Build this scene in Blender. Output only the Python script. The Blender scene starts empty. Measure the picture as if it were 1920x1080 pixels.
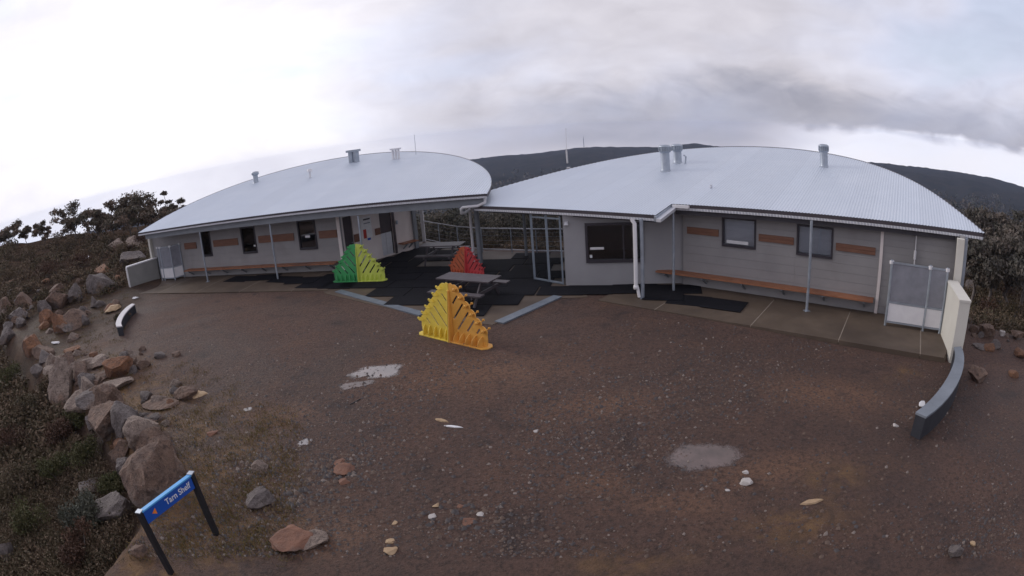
import bpy, math, random
import numpy as np
from mathutils import Matrix, Vector
from mathutils.geometry import tessellate_polygon

random.seed(7)
RNG = np.random.default_rng(11)
SC = bpy.context.scene
COL = SC.collection
R = math.radians

# ------------------------------------------------------------------ camera
CAM_H = 5.2
FPX, K3, PITCH, ROLL = 1073.15, 0.1, R(15.94), R(-4.33)
up = np.array([math.sin(ROLL) * math.cos(PITCH), math.cos(ROLL) * math.cos(PITCH), math.sin(PITCH)])
fw = np.array([0, 0, -1.0]); fw = fw - up * (fw @ up); fw /= np.linalg.norm(fw)
ROT = np.array([np.cross(fw, up), fw, up])           # camera axes -> world axes
cam = bpy.data.cameras.new('camera')
cam.type = 'PANO'
cam.panorama_type = 'FISHEYE_LENS_POLYNOMIAL'        # wide webcam lens with barrel distortion
cam.sensor_fit = 'HORIZONTAL'
cam.sensor_width = 36.0
cam.sensor_height = 20.25
cam.fisheye_fov = R(200)
FMM = FPX * 36.0 / 1920.0
cam.fisheye_polynomial_k0 = 0.0
cam.fisheye_polynomial_k1 = -1.0 / FMM
cam.fisheye_polynomial_k2 = 0.0
cam.fisheye_polynomial_k3 = -K3 / FMM ** 3
cam.fisheye_polynomial_k4 = 0.0
cam.clip_start = 0.05
cam.clip_end = 20000
camo = bpy.data.objects.new('camera', cam)
m4 = Matrix.Identity(4)
for i in range(3):
    for j in range(3):
        m4[i][j] = ROT[i, j]
m4[2][3] = CAM_H
camo.matrix_world = m4
COL.objects.link(camo)
SC.camera = camo

# ------------------------------------------------------------------ exposure
SC.view_settings.view_transform = 'Standard'
SC.view_settings.look = 'None'
SC.view_settings.exposure = 0.46
SC.view_settings.gamma = 1.0
SC.view_settings.use_curve_mapping = False

# ------------------------------------------------------------------ node helpers
class NT:
    def __init__(s, tree):
        s.t = tree; s.n = tree.nodes; s.l = tree.links
    def node(s, typ, **kw):
        n = s.n.new(typ)
        for k, v in kw.items():
            setattr(n, k, v)
        return n
    def put(s, sock, v):
        if v is None: return
        if isinstance(v, bpy.types.NodeSocket): s.l.new(v, sock)
        else:
            if hasattr(sock.default_value, '__len__') and len(sock.default_value) == 4 and len(v) == 3: v = (*v, 1)
            sock.default_value = v
    def math(s, op, a, b=None, c=None, clamp=False):
        n = s.node('ShaderNodeMath', operation=op, use_clamp=clamp)
        s.put(n.inputs[0], a); s.put(n.inputs[1], b)
        if c is not None: s.put(n.inputs[2], c)
        return n.outputs[0]
    def mix(s, f, a, b, blend='MIX'):
        n = s.node('ShaderNodeMix', data_type='RGBA', blend_type=blend)
        s.put(n.inputs[0], f); s.put(n.inputs[6], a); s.put(n.inputs[7], b)
        return n.outputs[2]
    def noise(s, vec=None, scale=5.0, detail=4.0, rough=0.55, dist=0.0):
        n = s.node('ShaderNodeTexNoise')
        if vec is not None: s.put(n.inputs['Vector'], vec)
        n.inputs['Scale'].default_value = scale; n.inputs['Detail'].default_value = detail
        n.inputs['Roughness'].default_value = rough; n.inputs['Distortion'].default_value = dist
        return n.outputs[0]
    def ramp(s, f, stops):
        n = s.node('ShaderNodeValToRGB'); e = n.color_ramp.elements
        while len(e) > 1: e.remove(e[-1])
        e[0].position = stops[0][0]; e[0].color = (*stops[0][1], 1)
        for p, c in stops[1:]:
            k = e.new(p); k.color = (*c, 1)
        s.put(n.inputs[0], f)
        return n.outputs[0]
    def mapr(s, v, a, b, c=0.0, d=1.0, smooth=True):
        n = s.node('ShaderNodeMapRange', interpolation_type='SMOOTHSTEP' if smooth else 'LINEAR')
        s.put(n.inputs[0], v)
        for i, q in zip((1, 2, 3, 4), (a, b, c, d)): n.inputs[i].default_value = q
        return n.outputs[0]

# ------------------------------------------------------------------ sky and sun
SUN_AZ, SUN_EL = R(-62), R(24)           # azimuth from +Y towards +X
SDIR = (math.sin(SUN_AZ) * math.cos(SUN_EL), math.cos(SUN_AZ) * math.cos(SUN_EL), math.sin(SUN_EL))
world = bpy.data.worlds.new('World')
SC.world = world
world.use_nodes = True
w = NT(world.node_tree)
w.n.clear()
out = w.node('ShaderNodeOutputWorld')
bg = w.node('ShaderNodeBackground'); bg.inputs[1].default_value = 0.1
sky = w.node('ShaderNodeTexSky', sky_type='NISHITA')
sky.sun_disc = False; sky.sun_elevation = SUN_EL; sky.sun_rotation = SUN_AZ
tc = w.node('ShaderNodeTexCoord')
sep = w.node('ShaderNodeSeparateXYZ'); w.put(sep.inputs[0], tc.outputs['Generated'])
X, Y, Z = sep.outputs
mp = w.node('ShaderNodeMapping'); w.put(mp.inputs[0], tc.outputs['Generated'])
mp.inputs['Location'].default_value = (3.7, 1.3, 0.4); mp.inputs['Rotation'].default_value = (0, R(-9), R(18)); mp.inputs['Scale'].default_value = (1.0, 1.0, 2.3)
n1 = w.noise(mp.outputs[0], 3.4, 8, 0.52, 0.5)
n2 = w.noise(mp.outputs[0], 1.7, 4, 0.5, 0.4)
n3 = w.noise(mp.outputs[0], 11.0, 6, 0.55, 0.8)
def lobe(az, el, c0, c1):
    d = w.node('ShaderNodeVectorMath', operation='DOT_PRODUCT'); w.put(d.inputs[0], tc.outputs['Generated'])
    d.inputs[1].default_value = (math.sin(R(az)) * math.cos(R(el)), math.cos(R(az)) * math.cos(R(el)), math.sin(R(el)))
    return w.mapr(d.outputs['Value'], math.cos(R(c0)), math.cos(R(c1)))
glow = lobe(-36, 8, 34, 4)                       # sun behind thin cloud on the left
side = w.mapr(X, -0.30, 0.25)
azr = w.mapr(X, 0.38, 0.62)
B = w.math('ADD', 0.525, w.math('MULTIPLY', w.math('SUBTRACT', n1, 0.5), 0.28))
B = w.math('ADD', B, w.math('MULTIPLY', w.math('SUBTRACT', n2, 0.5), 0.30))
B = w.math('ADD', B, w.math('MULTIPLY', w.math('SUBTRACT', n3, 0.5), 0.13))
B = w.math('ADD', B, w.math('MULTIPLY', glow, 0.30))
# heavier cloud base low over the ridge, bright break along the horizon below it
zw = w.math('ADD', Z, w.math('ADD', w.math('MULTIPLY', w.math('SUBTRACT', n1, 0.5), 0.10), w.math('MULTIPLY', w.math('SUBTRACT', n3, 0.5), 0.04)))
base = w.math('MULTIPLY', w.mapr(zw, -0.06, -0.02), w.mapr(zw, 0.115, 0.035))
B = w.math('SUBTRACT', B, w.math('MULTIPLY', w.math('MULTIPLY', base, side), 0.16))
gap = w.mapr(zw, 0.014, -0.010)
gapw = w.math('ADD', 0.02, w.math('MULTIPLY', azr, 0.95))
B = w.math('ADD', B, w.math('MULTIPLY', w.math('MULTIPLY', gap, gapw), 0.50))
B = w.math('MINIMUM', w.math('MAXIMUM', B, 0.30), 0.85)
tint = w.ramp(B, [(0.3, (0.93, 0.93, 1.10)), (0.45, (0.985, 0.948, 1.05)), (0.62, (0.99, 0.962, 1.05)), (1.0, (1.0, 0.985, 1.02))])
tint = w.mix(w.mapr(n2, 0.42, 0.66, 0, 0.75), tint, w.mix(1.0, tint, (0.86, 0.95, 1.10), 'MULTIPLY'))
bc = w.node('ShaderNodeVectorMath', operation='SCALE')
w.put(bc.inputs[0], tint); w.put(bc.inputs['Scale'], w.math('MULTIPLY', B, 10.0))
thin = w.mapr(n2, 0.56, 0.74, 0.0, 0.30)
w.put(bg.inputs[0], w.mix(thin, bc.outputs[0], w.mix(1.0, sky.outputs[0], (0.8, 0.8, 0.8), 'MULTIPLY')))
w.l.new(bg.outputs[0], out.inputs[0])
sun = bpy.data.lights.new('sun', 'SUN')
sun.energy = 0.9; sun.angle = R(20); sun.color = (1.0, 0.94, 0.87)
suno = bpy.data.objects.new('sun', sun)
suno.rotation_euler = Vector(SDIR).to_track_quat('Z', 'Y').to_euler()
suno.location = (-20, 5, 30)
COL.objects.link(suno)

# ------------------------------------------------------------------ pixel -> place (used to survey where things stand)
def ray(px, py):
    x, y = px - 960.0, py - 540.0
    if abs(x) + abs(y) < 1e-6: x = 1e-6
    r = math.hypot(x, y); t = r / FPX; th = t * (1 + K3 * t * t)
    return ROT @ np.array([x / r * math.sin(th), -y / r * math.sin(th), -math.cos(th)])
def at(px, py, z=0.0):
    d = ray(px, py); t = (z - CAM_H) / d[2]
    return np.array([d[0] * t, d[1] * t, z])
def at_r(px, py, r):
    d = ray(px, py); k = r / math.hypot(d[0], d[1])
    return np.array([d[0] * k, d[1] * k, CAM_H + d[2] * k])

# ------------------------------------------------------------------ terrain height
WALL = np.array([(-6.5, -6), (-6.45, 3.5), (-6.35, 5.8), (-6.75, 7.1), (-8.2, 8.3), (-9.6, 9.2), (-11.8, 10.5), (-14.4, 12.0), (-17.2, 13.1), (-20.5, 14.5), (-24, 16.5)])
def wall_side(x, y):
    """signed distance to the boulder line: positive on its outer (scrub) side"""
    best = np.full(np.shape(x), 1e9); sg = np.zeros(np.shape(x))
    for a, b in zip(WALL[:-1], WALL[1:]):
        dx, dy = b - a; L = dx * dx + dy * dy
        t = np.clip(((x - a[0]) * dx + (y - a[1]) * dy) / L, 0, 1)
        qx, qy = x - a[0] - t * dx, y - a[1] - t * dy
        d = np.hypot(qx, qy); s = np.sign(dx * qy - dy * qx)
        m = d < best; best = np.where(m, d, best); sg = np.where(m, s, sg)
    return best * sg
def sstep(v, a, b):
    t = np.clip((v - a) / (b - a), 0, 1); return t * t * (3 - 2 * t)
CREST_AZ = [-180, -70, -45, -30, -12, -2.5, .5, 3.1, 6, 8.2, 13.3, 16.6, 19.3, 21.5, 26, 36.9, 42.2, 48.4, 52.8, 56, 62, 80, 180]
CREST_EL = [-4.5, -4.5, -4.2, -3.6, -3.0, -2.66, -2.52, -2.55, -2.35, -2.16, -2.3, -2.35, -1.96, -2.21, -2.5, -2.95, -2.92, -2.83, -2.9, -3.17, -3.6, -4.2, -4.5]
def hsh(x, y, f, s):
    return np.sin(x * f + 1.7 * s + 1.3 * np.sin(y * f * 0.83 + s)) * np.sin(y * f * 1.13 + 2.1 * s + 1.1 * np.sin(x * f * 0.71 - s))
def height(x, y):
    x = np.asarray(x, float); y = np.asarray(y, float)
    r = np.hypot(x, y); az = np.degrees(np.arctan2(x, y))
    lr = np.log(np.maximum(r, 1.0))
    el = np.interp(az, CREST_AZ, CREST_EL)
    crest = CAM_H + 1500 * np.tan(np.radians(el))
    def prof(tab):
        q = np.interp(lr, [math.log(a) for a, _ in tab], [b for _, b in tab])
        k = sstep(r, 760, 1500)
        return np.where(r > 760, q * (1 - k) + crest * k, q)
    r0 = np.interp(az, [-12, -6, 0, 6], [28.6, 26.2, 24.6, 23.6])
    lr_keep = lr; lr = np.log(np.maximum(r + (27.5 - r0) * sstep(r, 70, 40), 1.0))
    east = prof([(1, 0), (27.5, 0), (31, -1.8), (60, -6.5), (200, -30), (450, -62), (760, -84)])
    lr = lr_keep
    right = prof([(1, 0), (17.5, 0), (22, -1.3), (40, -5.5), (70, -9), (200, -30), (450, -62), (760, -84)])
    knoll = np.interp(az, [-75, -54, -48, -44, -38, -30], [3.5, 3.0, 2.0, 1.5, 0.9, 0.3])
    lk = sstep(r, 24, 62)
    left = np.where(r < 66, knoll * lk, knoll + np.interp(lr, [math.log(q) for q in (66, 90, 200, 450, 760, 1500)], [0, -2.5, -28, -62, -86, -75]))
    wl = sstep(-az, 27, 38); wr = sstep(az, 36, 46)
    front = sstep(np.abs(az), 75, 95)
    h = east * (1 - wl) * (1 - wr) + left * wl + right * wr
    h = h * (1 - front) + np.where(r < 60, 0, -(r - 60) * 0.05).clip(-60, 0) * front
    ws = wall_side(x, y)
    h = h - 0.75 * sstep(ws, -0.1, 0.9) * sstep(-ws, -16, -5) * sstep(r, 42, 24) * (az < 0) * (np.abs(az) < 178)
    # the gravel sits a little below the paving towards the wing walls
    yard = sstep(np.abs(ws), 0, 2) * (ws < 0) * sstep(r, 34, 27)
    far = np.maximum(sstep(-x, 5, 17), sstep(x, 4, 9.5))
    h = h - yard * (0.03 + np.where(x > 0, 0.10, 0.03) * far * sstep(r, 4, 9))
    rough = hsh(x, y, 0.9, 1) * 0.10 + hsh(x, y, 0.33, 2) * 0.25
    h = h + rough * np.maximum(sstep(ws, 0.6, 3), sstep(r, 30, 45)) * sstep(r, 300, 60)
    h = h + (hsh(x, y, 0.021, 3) * 5 + hsh(x, y, 0.009, 5) * 9) * sstep(r, 120, 500) * sstep(r, 1500, 1200)
    h = h + (hsh(x, y, 0.11, 4) * 1.2 + hsh(x, y, .31, 6) * .8) * sstep(r, 700, 1300)
    h = np.where(r > 1500, h - (r - 1500) * 0.1, h)
    return h
def hz(x, y): return float(height(np.array([x]), np.array([y]))[0])
def hit(px, py, rmax=400.0):
    """where the line of sight through a pixel meets the terrain"""
    d = ray(px, py); hl = math.hypot(d[0], d[1])
    rr = np.geomspace(2.0, rmax, 2500); k = rr / hl
    zs = CAM_H + d[2] * k; hs = height(d[0] * k, d[1] * k)
    i = np.argmax(zs <= hs)
    if zs[i] > hs[i]: i = len(rr) - 1
    return np.array([d[0] * k[i], d[1] * k[i], hs[i]])

# ------------------------------------------------------------------ materials
MAT = {}
def material(name, c1, c2=None, rough=0.6, metal=0.0, scale=6.0, bump=0.0, bscale=None, detail=5, rvar=0.0, spec=0.5, tint=None, coords='Object', stretch=None, c3=None, coat=0.0, bdist=0.02, mott=None):
    if name in MAT: return MAT[name]
    mt = bpy.data.materials.new(name); mt.use_nodes = True
    t = NT(mt.node_tree); b = t.n['Principled BSDF']
    tcn = t.node('ShaderNodeTexCoord'); v = tcn.outputs[coords]
    if stretch:
        mpn = t.node('ShaderNodeMapping'); t.put(mpn.inputs[0], v); mpn.inputs['Scale'].default_value = stretch; v = mpn.outputs[0]
    nz = t.noise(v, scale, detail, 0.6, 0.2)
    c2 = c2 or tuple(q * 0.8 for q in c1)
    col = t.ramp(nz, [(0.32, c2), (0.68, c1)])
    if c3:
        col = t.mix(t.mapr(t.noise(v, scale * 0.23, 4, 0.6, 0.4), 0.52, 0.7), col, c3)
    if mott:
        col = t.mix(t.mapr(t.noise(v, scale * 4.5, 7, 0.7, 0.5), 0.48, 0.64, 0, 0.7), col, mott)
        col = t.mix(t.mapr(t.noise(v, scale * 2.1, 6, 0.7, 1.2), 0.60, 0.68, 0, 0.55), col, tuple(min(1, q * 1.9) for q in c1))
    if tint:                                          # per-leaf / per-piece variation stored on the mesh
        a = t.node('ShaderNodeAttribute', attribute_name='tint')
        col = t.mix(t.math('MULTIPLY', a.outputs['Fac'], 1.0), col, tint)
    t.put(b.inputs['Base Color'], col)
    b.inputs['Metallic'].default_value = metal
    b.inputs['Specular IOR Level'].default_value = spec
    if coat: b.inputs['Coat Weight'].default_value = coat
    if rvar: t.put(b.inputs['Roughness'], t.mapr(t.noise(v, scale * 0.6, 3), 0.3, 0.7, rough - rvar, rough + rvar))
    else: b.inputs['Roughness'].default_value = rough
    if bump:
        bn = t.node('ShaderNodeBump'); bn.inputs['Strength'].default_value = bump; bn.inputs['Distance'].default_value = bdist
        t.put(bn.inputs['Height'], t.noise(v, bscale or scale * 4, 6, 0.65)); t.put(b.inputs['Normal'], bn.outputs[0])
    MAT[name] = mt
    return mt

def ground_material():
    mt = bpy.data.materials.new('ground'); mt.use_nodes = True
    t = NT(mt.node_tree); b = t.n['Principled BSDF']
    v = t.node('ShaderNodeTexCoord').outputs['Object']
    big = t.noise(v, 0.16, 5, 0.6, 0.8); mid = t.noise(v, 0.9, 6, 0.65, 0.4); fine = t.noise(v, 14, 6, 0.7); gr = t.noise(v, 45, 4, 0.7)
    def attr(nm): return t.node('ShaderNodeAttribute', attribute_name=nm).outputs['Fac']
    gravel = t.ramp(big, [(0.30, (0.070, 0.042, 0.034)), (0.50, (0.104, 0.061, 0.048)), (0.70, (0.142, 0.085, 0.066))])
    gravel = t.mix(t.mapr(mid, 0.52, 0.70, 0, 0.65), gravel, (0.135, 0.074, 0.050))
    gravel = t.mix(t.mapr(mid, 0.46, 0.28, 0, 0.7), gravel, (0.030, 0.025, 0.027))
    gravel = t.mix(t.math('MULTIPLY', attr('rust'), t.mapr(t.noise(v, 1.6, 6, .7, .5), 0.28, 0.48, 0, .85)), gravel, (0.200, 0.108, 0.068))
    gravel = t.mix(t.mapr(fine, 0.40, 0.72, 0, 0.85), gravel, (0.030, 0.021, 0.019))
    gravel = t.mix(t.mapr(gr, 0.56, 0.78, 0, 0.55), gravel, (0.19, 0.13, 0.105))
    vo = t.node('ShaderNodeTexVoronoi'); t.put(vo.inputs['Vector'], v); vo.inputs['Scale'].default_value = 20; vo.inputs['Randomness'].default_value = 1
    vs = t.node('ShaderNodeSeparateColor'); t.put(vs.inputs[0], vo.outputs['Color'])
    speck = t.math('MULTIPLY', t.math('GREATER_THAN', vs.outputs[0], 0.82), t.mapr(vo.outputs['Distance'], 0.5, 0.25))
    dens_ = t.math('MAXIMUM', t.mapr(mid, 0.35, 0.6, 0.05, 0.40), t.math('MULTIPLY', attr('stony'), .8))
    gravel = t.mix(t.math('MULTIPLY', speck, dens_), gravel, t.mix(vs.outputs[1], (0.175, 0.135, 0.118), (0.14, 0.085, 0.055)))
    scrub = t.ramp(t.noise(v, 0.8, 6, 0.7, 0.6), [(0.3, (0.030, 0.024, 0.018)), (0.5, (0.060, 0.042, 0.032)), (0.7, (0.105, 0.068, 0.046))])
    forest = t.ramp(t.noise(v, 0.035, 10, 0.72, 0.4), [(0.3, (0.010, 0.012, 0.012)), (0.5, (0.024, 0.024, 0.020)), (0.72, (0.046, 0.036, 0.030))])
    moss = t.ramp(t.noise(v, 2.5, 6, 0.7, 0.5), [(0.32, (0.060, 0.040, 0.026)), (0.48, (0.140, 0.080, 0.042)), (0.62, (0.205, 0.118, 0.054)), (0.78, (0.130, 0.100, 0.036))])
    col = t.mix(t.math('MULTIPLY', attr('moss'), t.mapr(t.noise(v, 1.1, 6, 0.7, 0.5), 0.40, 0.58)), gravel, moss)
    col = t.mix(attr('scrub'), col, scrub); col = t.mix(attr('forest'), col, forest)
    t.put(b.inputs['Base Color'], col)
    t.put(b.inputs['Roughness'], t.mapr(big, 0.35, 0.65, 0.62, 0.86))
    t.put(b.inputs['Specular IOR Level'], t.math('MULTIPLY', t.math('SUBTRACT', 1.0, attr('scrub')), 0.26))
    bn = t.node('ShaderNodeBump'); bn.inputs['Strength'].default_value = 1.0; bn.inputs['Distance'].default_value = 0.06
    hs = t.math('ADD', t.math('ADD', fine, t.math('MULTIPLY', gr, 0.35)), t.math('MULTIPLY', mid, 1.4))
    t.put(bn.inputs['Height'], hs); t.put(b.inputs['Normal'], bn.outputs[0])
    MAT['ground'] = mt
    return mt

def glass_material():
    mt = bpy.data.materials.new('glass'); mt.use_nodes = True
    t = NT(mt.node_tree); t.n.clear()
    o = t.node('ShaderNodeOutputMaterial'); mx = t.node('ShaderNodeMixShader')
    g = t.node('ShaderNodeBsdfGlossy'); g.inputs['Roughness'].default_value = 0.03; g.inputs['Color'].default_value = (0.9, 0.92, 0.95, 1)
    tr = t.node('ShaderNodeBsdfTransparent'); tr.inputs['Color'].default_value = (0.86, 0.88, 0.90, 1)
    fr = t.node('ShaderNodeFresnel'); fr.inputs['IOR'].default_value = 1.62
    t.put(mx.inputs[0], fr.outputs[0]); t.l.new(tr.outputs[0], mx.inputs[1]); t.l.new(g.outputs[0], mx.inputs[2])
    t.l.new(mx.outputs[0], o.inputs[0])
    MAT['glass'] = mt
def partition_glass():
    mt = MAT['glass'].copy(); mt.name = 'partition_glass'
    for n in mt.node_tree.nodes:
        if n.type == 'FRESNEL': n.inputs['IOR'].default_value = 1.22
    MAT['partition_glass'] = mt
def mesh_material():
    """perforated metal sheet: real see-through holes too fine to model"""
    mt = bpy.data.materials.new('perforated'); mt.use_nodes = True
    t = NT(mt.node_tree); b = t.n['Principled BSDF']
    v = t.node('ShaderNodeTexCoord').outputs['Object']
    t.put(b.inputs['Base Color'], t.ramp(t.noise(v, 3, 5), [(0.3, (0.27, 0.28, 0.33)), (0.7, (0.38, 0.39, 0.45))]))
    b.inputs['Metallic'].default_value = 0.3; b.inputs['Roughness'].default_value = 0.5
    b.inputs['Alpha'].default_value = 0.62
    MAT['perforated'] = mt
def water_material():
    mt = bpy.data.materials.new('puddle_water'); mt.use_nodes = True
    t = NT(mt.node_tree); b = t.n['Principled BSDF']
    v = t.node('ShaderNodeTexCoord').outputs['Object']
    t.put(b.inputs['Base Color'], t.ramp(t.noise(v, 2.2, 5, .6, .4), [(0.35, (0.075, 0.052, 0.045)), (0.65, (0.14, 0.095, 0.085))]))
    b.inputs['Roughness'].default_value = 0.05; b.inputs['Specular IOR Level'].default_value = 1.0; b.inputs['IOR'].default_value = 1.6
    bn = t.node('ShaderNodeBump'); bn.inputs['Strength'].default_value = 0.04; t.put(bn.inputs['Height'], t.noise(v, 9, 3)); t.put(b.inputs['Normal'], bn.outputs[0])
    dp_ = t.math('ADD', t.node('ShaderNodeAttribute', attribute_name='depth').outputs['Fac'], t.math('MULTIPLY', t.math('SUBTRACT', t.noise(v, 7, 6, .7, .6), 0.5), 0.9))
    t.put(b.inputs['Alpha'], t.mapr(dp_, 0.02, 0.40))
    b.inputs['IOR'].default_value = 2.0
    MAT['puddle'] = mt
    m2 = mt.copy(); m2.name = 'muddy_water'; m2.node_tree.nodes['Principled BSDF'].inputs['IOR'].default_value = 1.4; MAT['muddy_puddle'] = m2

ground_material(); glass_material(); partition_glass(); mesh_material(); water_material()
material('roof', (0.615, 0.67, 0.755), (0.585, 0.64, 0.725), rough=0.40, metal=0.35, scale=1.2, rvar=0.06, stretch=(1, 1, 1), c3=(0.63, 0.685, 0.765), tint=(0.55, 0.60, 0.68))
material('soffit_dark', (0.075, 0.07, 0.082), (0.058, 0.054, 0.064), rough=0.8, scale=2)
material('soffit', (0.17, 0.17, 0.185), (0.14, 0.14, 0.155), rough=0.8, scale=2)
material('fascia', (0.075, 0.062, 0.072), (0.055, 0.046, 0.055), rough=0.5, scale=3)
material('galv', (0.42, 0.46, 0.52), (0.32, 0.36, 0.42), rough=0.45, metal=0.6, scale=5, rvar=0.1)
material('frame_grey', (0.24, 0.28, 0.33), (0.19, 0.225, 0.27), rough=0.5, metal=0.2, scale=5)
material('galv_pale', (0.66, 0.67, 0.71), (0.58, 0.59, 0.64), rough=0.45, metal=0.35, scale=8)
material('beam', (0.24, 0.26, 0.29), (0.20, 0.215, 0.24), rough=0.6, scale=3)
material('cladding', (0.305, 0.295, 0.298), (0.268, 0.258, 0.263), rough=0.75, scale=1.6, bump=0.08, c3=(0.245, 0.235, 0.236))
material('render', (0.335, 0.330, 0.345), (0.30, 0.295, 0.31), rough=0.85, scale=1.1, bump=0.15, bscale=40)
material('cream', (0.78, 0.71, 0.69), (0.71, 0.64, 0.62), rough=0.8, scale=1.3, bump=0.06, c3=(0.66, 0.59, 0.57))
material('cream_wall', (0.66, 0.64, 0.58), (0.60, 0.575, 0.52), rough=0.75, scale=1.0, bump=0.1, bscale=30, c3=(0.55, 0.52, 0.47))
material('block', (0.25, 0.245, 0.235), (0.21, 0.206, 0.20), rough=0.85, scale=2.0, bump=0.1, bscale=30)
material('white', (0.74, 0.73, 0.75), (0.66, 0.65, 0.68), rough=0.5, scale=3)
material('window_frame', (0.045, 0.04, 0.05), (0.035, 0.03, 0.04), rough=0.4, scale=4)
material('blind', (0.78, 0.77, 0.80), (0.66, 0.65, 0.69), rough=0.8, scale=1.5, stretch=(1, 1, 6))
material('interior', (0.05, 0.045, 0.05), rough=0.9)
material('dark_door', (0.075, 0.055, 0.06), (0.055, 0.042, 0.048), rough=0.5, scale=3)
material('timber', (0.215, 0.100, 0.062), (0.150, 0.068, 0.042), rough=0.6, scale=2.2, stretch=(1, 1, 8), bump=0.1, bscale=18)
material('bench_timber', (0.36, 0.15, 0.075), (0.25, 0.10, 0.05), rough=0.5, scale=2.2, bump=0.08, c3=(0.20, 0.085, 0.05))
material('grey_timber', (0.088, 0.074, 0.082), (0.055, 0.046, 0.052), rough=0.45, scale=3, bump=0.12, c3=(0.125, 0.11, 0.122))
material('concrete', (0.128, 0.096, 0.072), (0.088, 0.066, 0.051), rough=0.62, scale=0.9, rvar=0.12, bump=0.06, bscale=25, c3=(0.074, 0.056, 0.044), spec=0.22)
material('joint', (0.30, 0.25, 0.20), (0.22, 0.18, 0.15), rough=0.8, scale=6)
material('mat_rubber', (0.013, 0.013, 0.017), (0.008, 0.008, 0.011), rough=0.85, scale=6, bump=0.2, bscale=60, spec=0.12)
material('steel_edge', (0.20, 0.23, 0.27), (0.14, 0.165, 0.20), rough=0.5, metal=0.3, scale=3, rvar=0.1)
material('kerb_dark', (0.030, 0.032, 0.042), (0.020, 0.021, 0.028), rough=0.7, scale=4, bump=0.1)
material('kerb_top', (0.20, 0.225, 0.26), (0.15, 0.17, 0.20), rough=0.55, scale=2)
material('kerb_white', (0.62, 0.60, 0.62), (0.50, 0.48, 0.50), rough=0.6, scale=2)
material('rack_green', (0.065, 0.36, 0.125), (0.052, 0.30, 0.10), rough=0.45, scale=3, c3=(0.04,0.2,0.075), rvar=0.12)
material('rack_lime', (0.56, 0.64, 0.12), (0.50, 0.57, 0.10), rough=0.45, scale=3, c3=(0.34,0.40,0.08), rvar=0.12)
material('rack_orange', (0.55, 0.15, 0.07), (0.46, 0.12, 0.055), rough=0.45, scale=3, c3=(0.42,0.115,0.06), rvar=0.12)
material('rack_red', (0.56, 0.065, 0.07), (0.48, 0.052, 0.058), rough=0.45, scale=3, c3=(0.36,0.05,0.055), rvar=0.12)
material('rack_yellow', (0.80, 0.62, 0.10), (0.72, 0.55, 0.085), rough=0.45, scale=3, c3=(0.52,0.39,0.08), rvar=0.12)
material('rack_amber', (0.76, 0.40, 0.08), (0.67, 0.34, 0.065), rough=0.45, scale=3, c3=(0.50,0.25,0.06), rvar=0.12)
material('sign_blue', (0.012, 0.085, 0.42), (0.010, 0.07, 0.36), rough=0.4, scale=4)
material('sign_cap', (0.10, 0.40, 0.80), (0.08, 0.34, 0.70), rough=0.4, scale=4)
material('sign_post', (0.014, 0.014, 0.018), (0.010, 0.010, 0.013), rough=0.6, scale=5)
material('sign_white', (0.80, 0.80, 0.82), rough=0.5)
material('sign_orange', (0.80, 0.22, 0.03), rough=0.5)
material('notice_red', (0.48, 0.05, 0.035), rough=0.6)
material('paper', (0.78, 0.77, 0.78), (0.66, 0.66, 0.68), rough=0.7, scale=8)
material('rock_brown', (0.215, 0.138, 0.100), (0.115, 0.075, 0.060), rough=0.85, scale=2.5, bump=0.9, bscale=7, bdist=0.10, mott=(0.055, 0.040, 0.035), c3=(0.17, 0.15, 0.14))
material('rock_orange', (0.27, 0.130, 0.068), (0.17, 0.085, 0.052), rough=0.85, scale=2.5, bump=0.9, bscale=7, bdist=0.10, mott=(0.055, 0.040, 0.035), c3=(0.16, 0.10, 0.075))
material('rock_grey', (0.185, 0.155, 0.145), (0.105, 0.088, 0.086), rough=0.85, scale=2.5, bump=0.9, bscale=7, bdist=0.10, mott=(0.055, 0.040, 0.035), c3=(0.17, 0.115, 0.085))
material('rock_pale', (0.29, 0.225, 0.185), (0.17, 0.125, 0.105), rough=0.85, scale=2.5, bump=0.9, bscale=7, bdist=0.10, mott=(0.055, 0.040, 0.035), c3=(0.24, 0.15, 0.11))
material('stone_white', (0.52, 0.48, 0.46), (0.36, 0.33, 0.31), rough=0.7, scale=5, bump=0.3)
material('stone_tan', (0.46, 0.33, 0.20), (0.33, 0.22, 0.13), rough=0.75, scale=5, bump=0.3)
material('stone_red', (0.24, 0.115, 0.072), (0.15, 0.075, 0.052), rough=0.8, scale=5, bump=0.8, bscale=9, bdist=.06, c3=(0.15, 0.11, 0.09))
material('pebble_dark', (0.085, 0.072, 0.072), (0.05, 0.043, 0.044), rough=0.7, scale=9)
material('pebble_brown', (0.15, 0.10, 0.075), (0.09, 0.062, 0.05), rough=0.75, scale=9)
material('pebble_pale', (0.24, 0.195, 0.17), (0.16, 0.13, 0.115), rough=0.75, scale=9)
material('gum_leaf', (0.105, 0.092, 0.062), (0.070, 0.060, 0.046), rough=0.7, scale=1.2, tint=(0.165, 0.115, 0.085), spec=0.25)
material('heath_leaf', (0.088, 0.074, 0.042), (0.052, 0.044, 0.028), rough=0.8, scale=0.7, tint=(0.15, 0.105, 0.072), spec=0.2)
material('heath_green', (0.085, 0.090, 0.034), (0.048, 0.050, 0.022), rough=0.8, scale=0.9, tint=(0.085, 0.075, 0.038), spec=0.2)
material('heath_grey', (0.115, 0.120, 0.100), (0.07, 0.075, 0.058), rough=0.8, scale=0.9, tint=(0.085, 0.080, 0.055), spec=0.2)
material('heath_red', (0.085, 0.050, 0.036), (0.052, 0.032, 0.025), rough=0.8, scale=0.9, tint=(0.10, 0.056, 0.038), spec=0.2)
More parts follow.
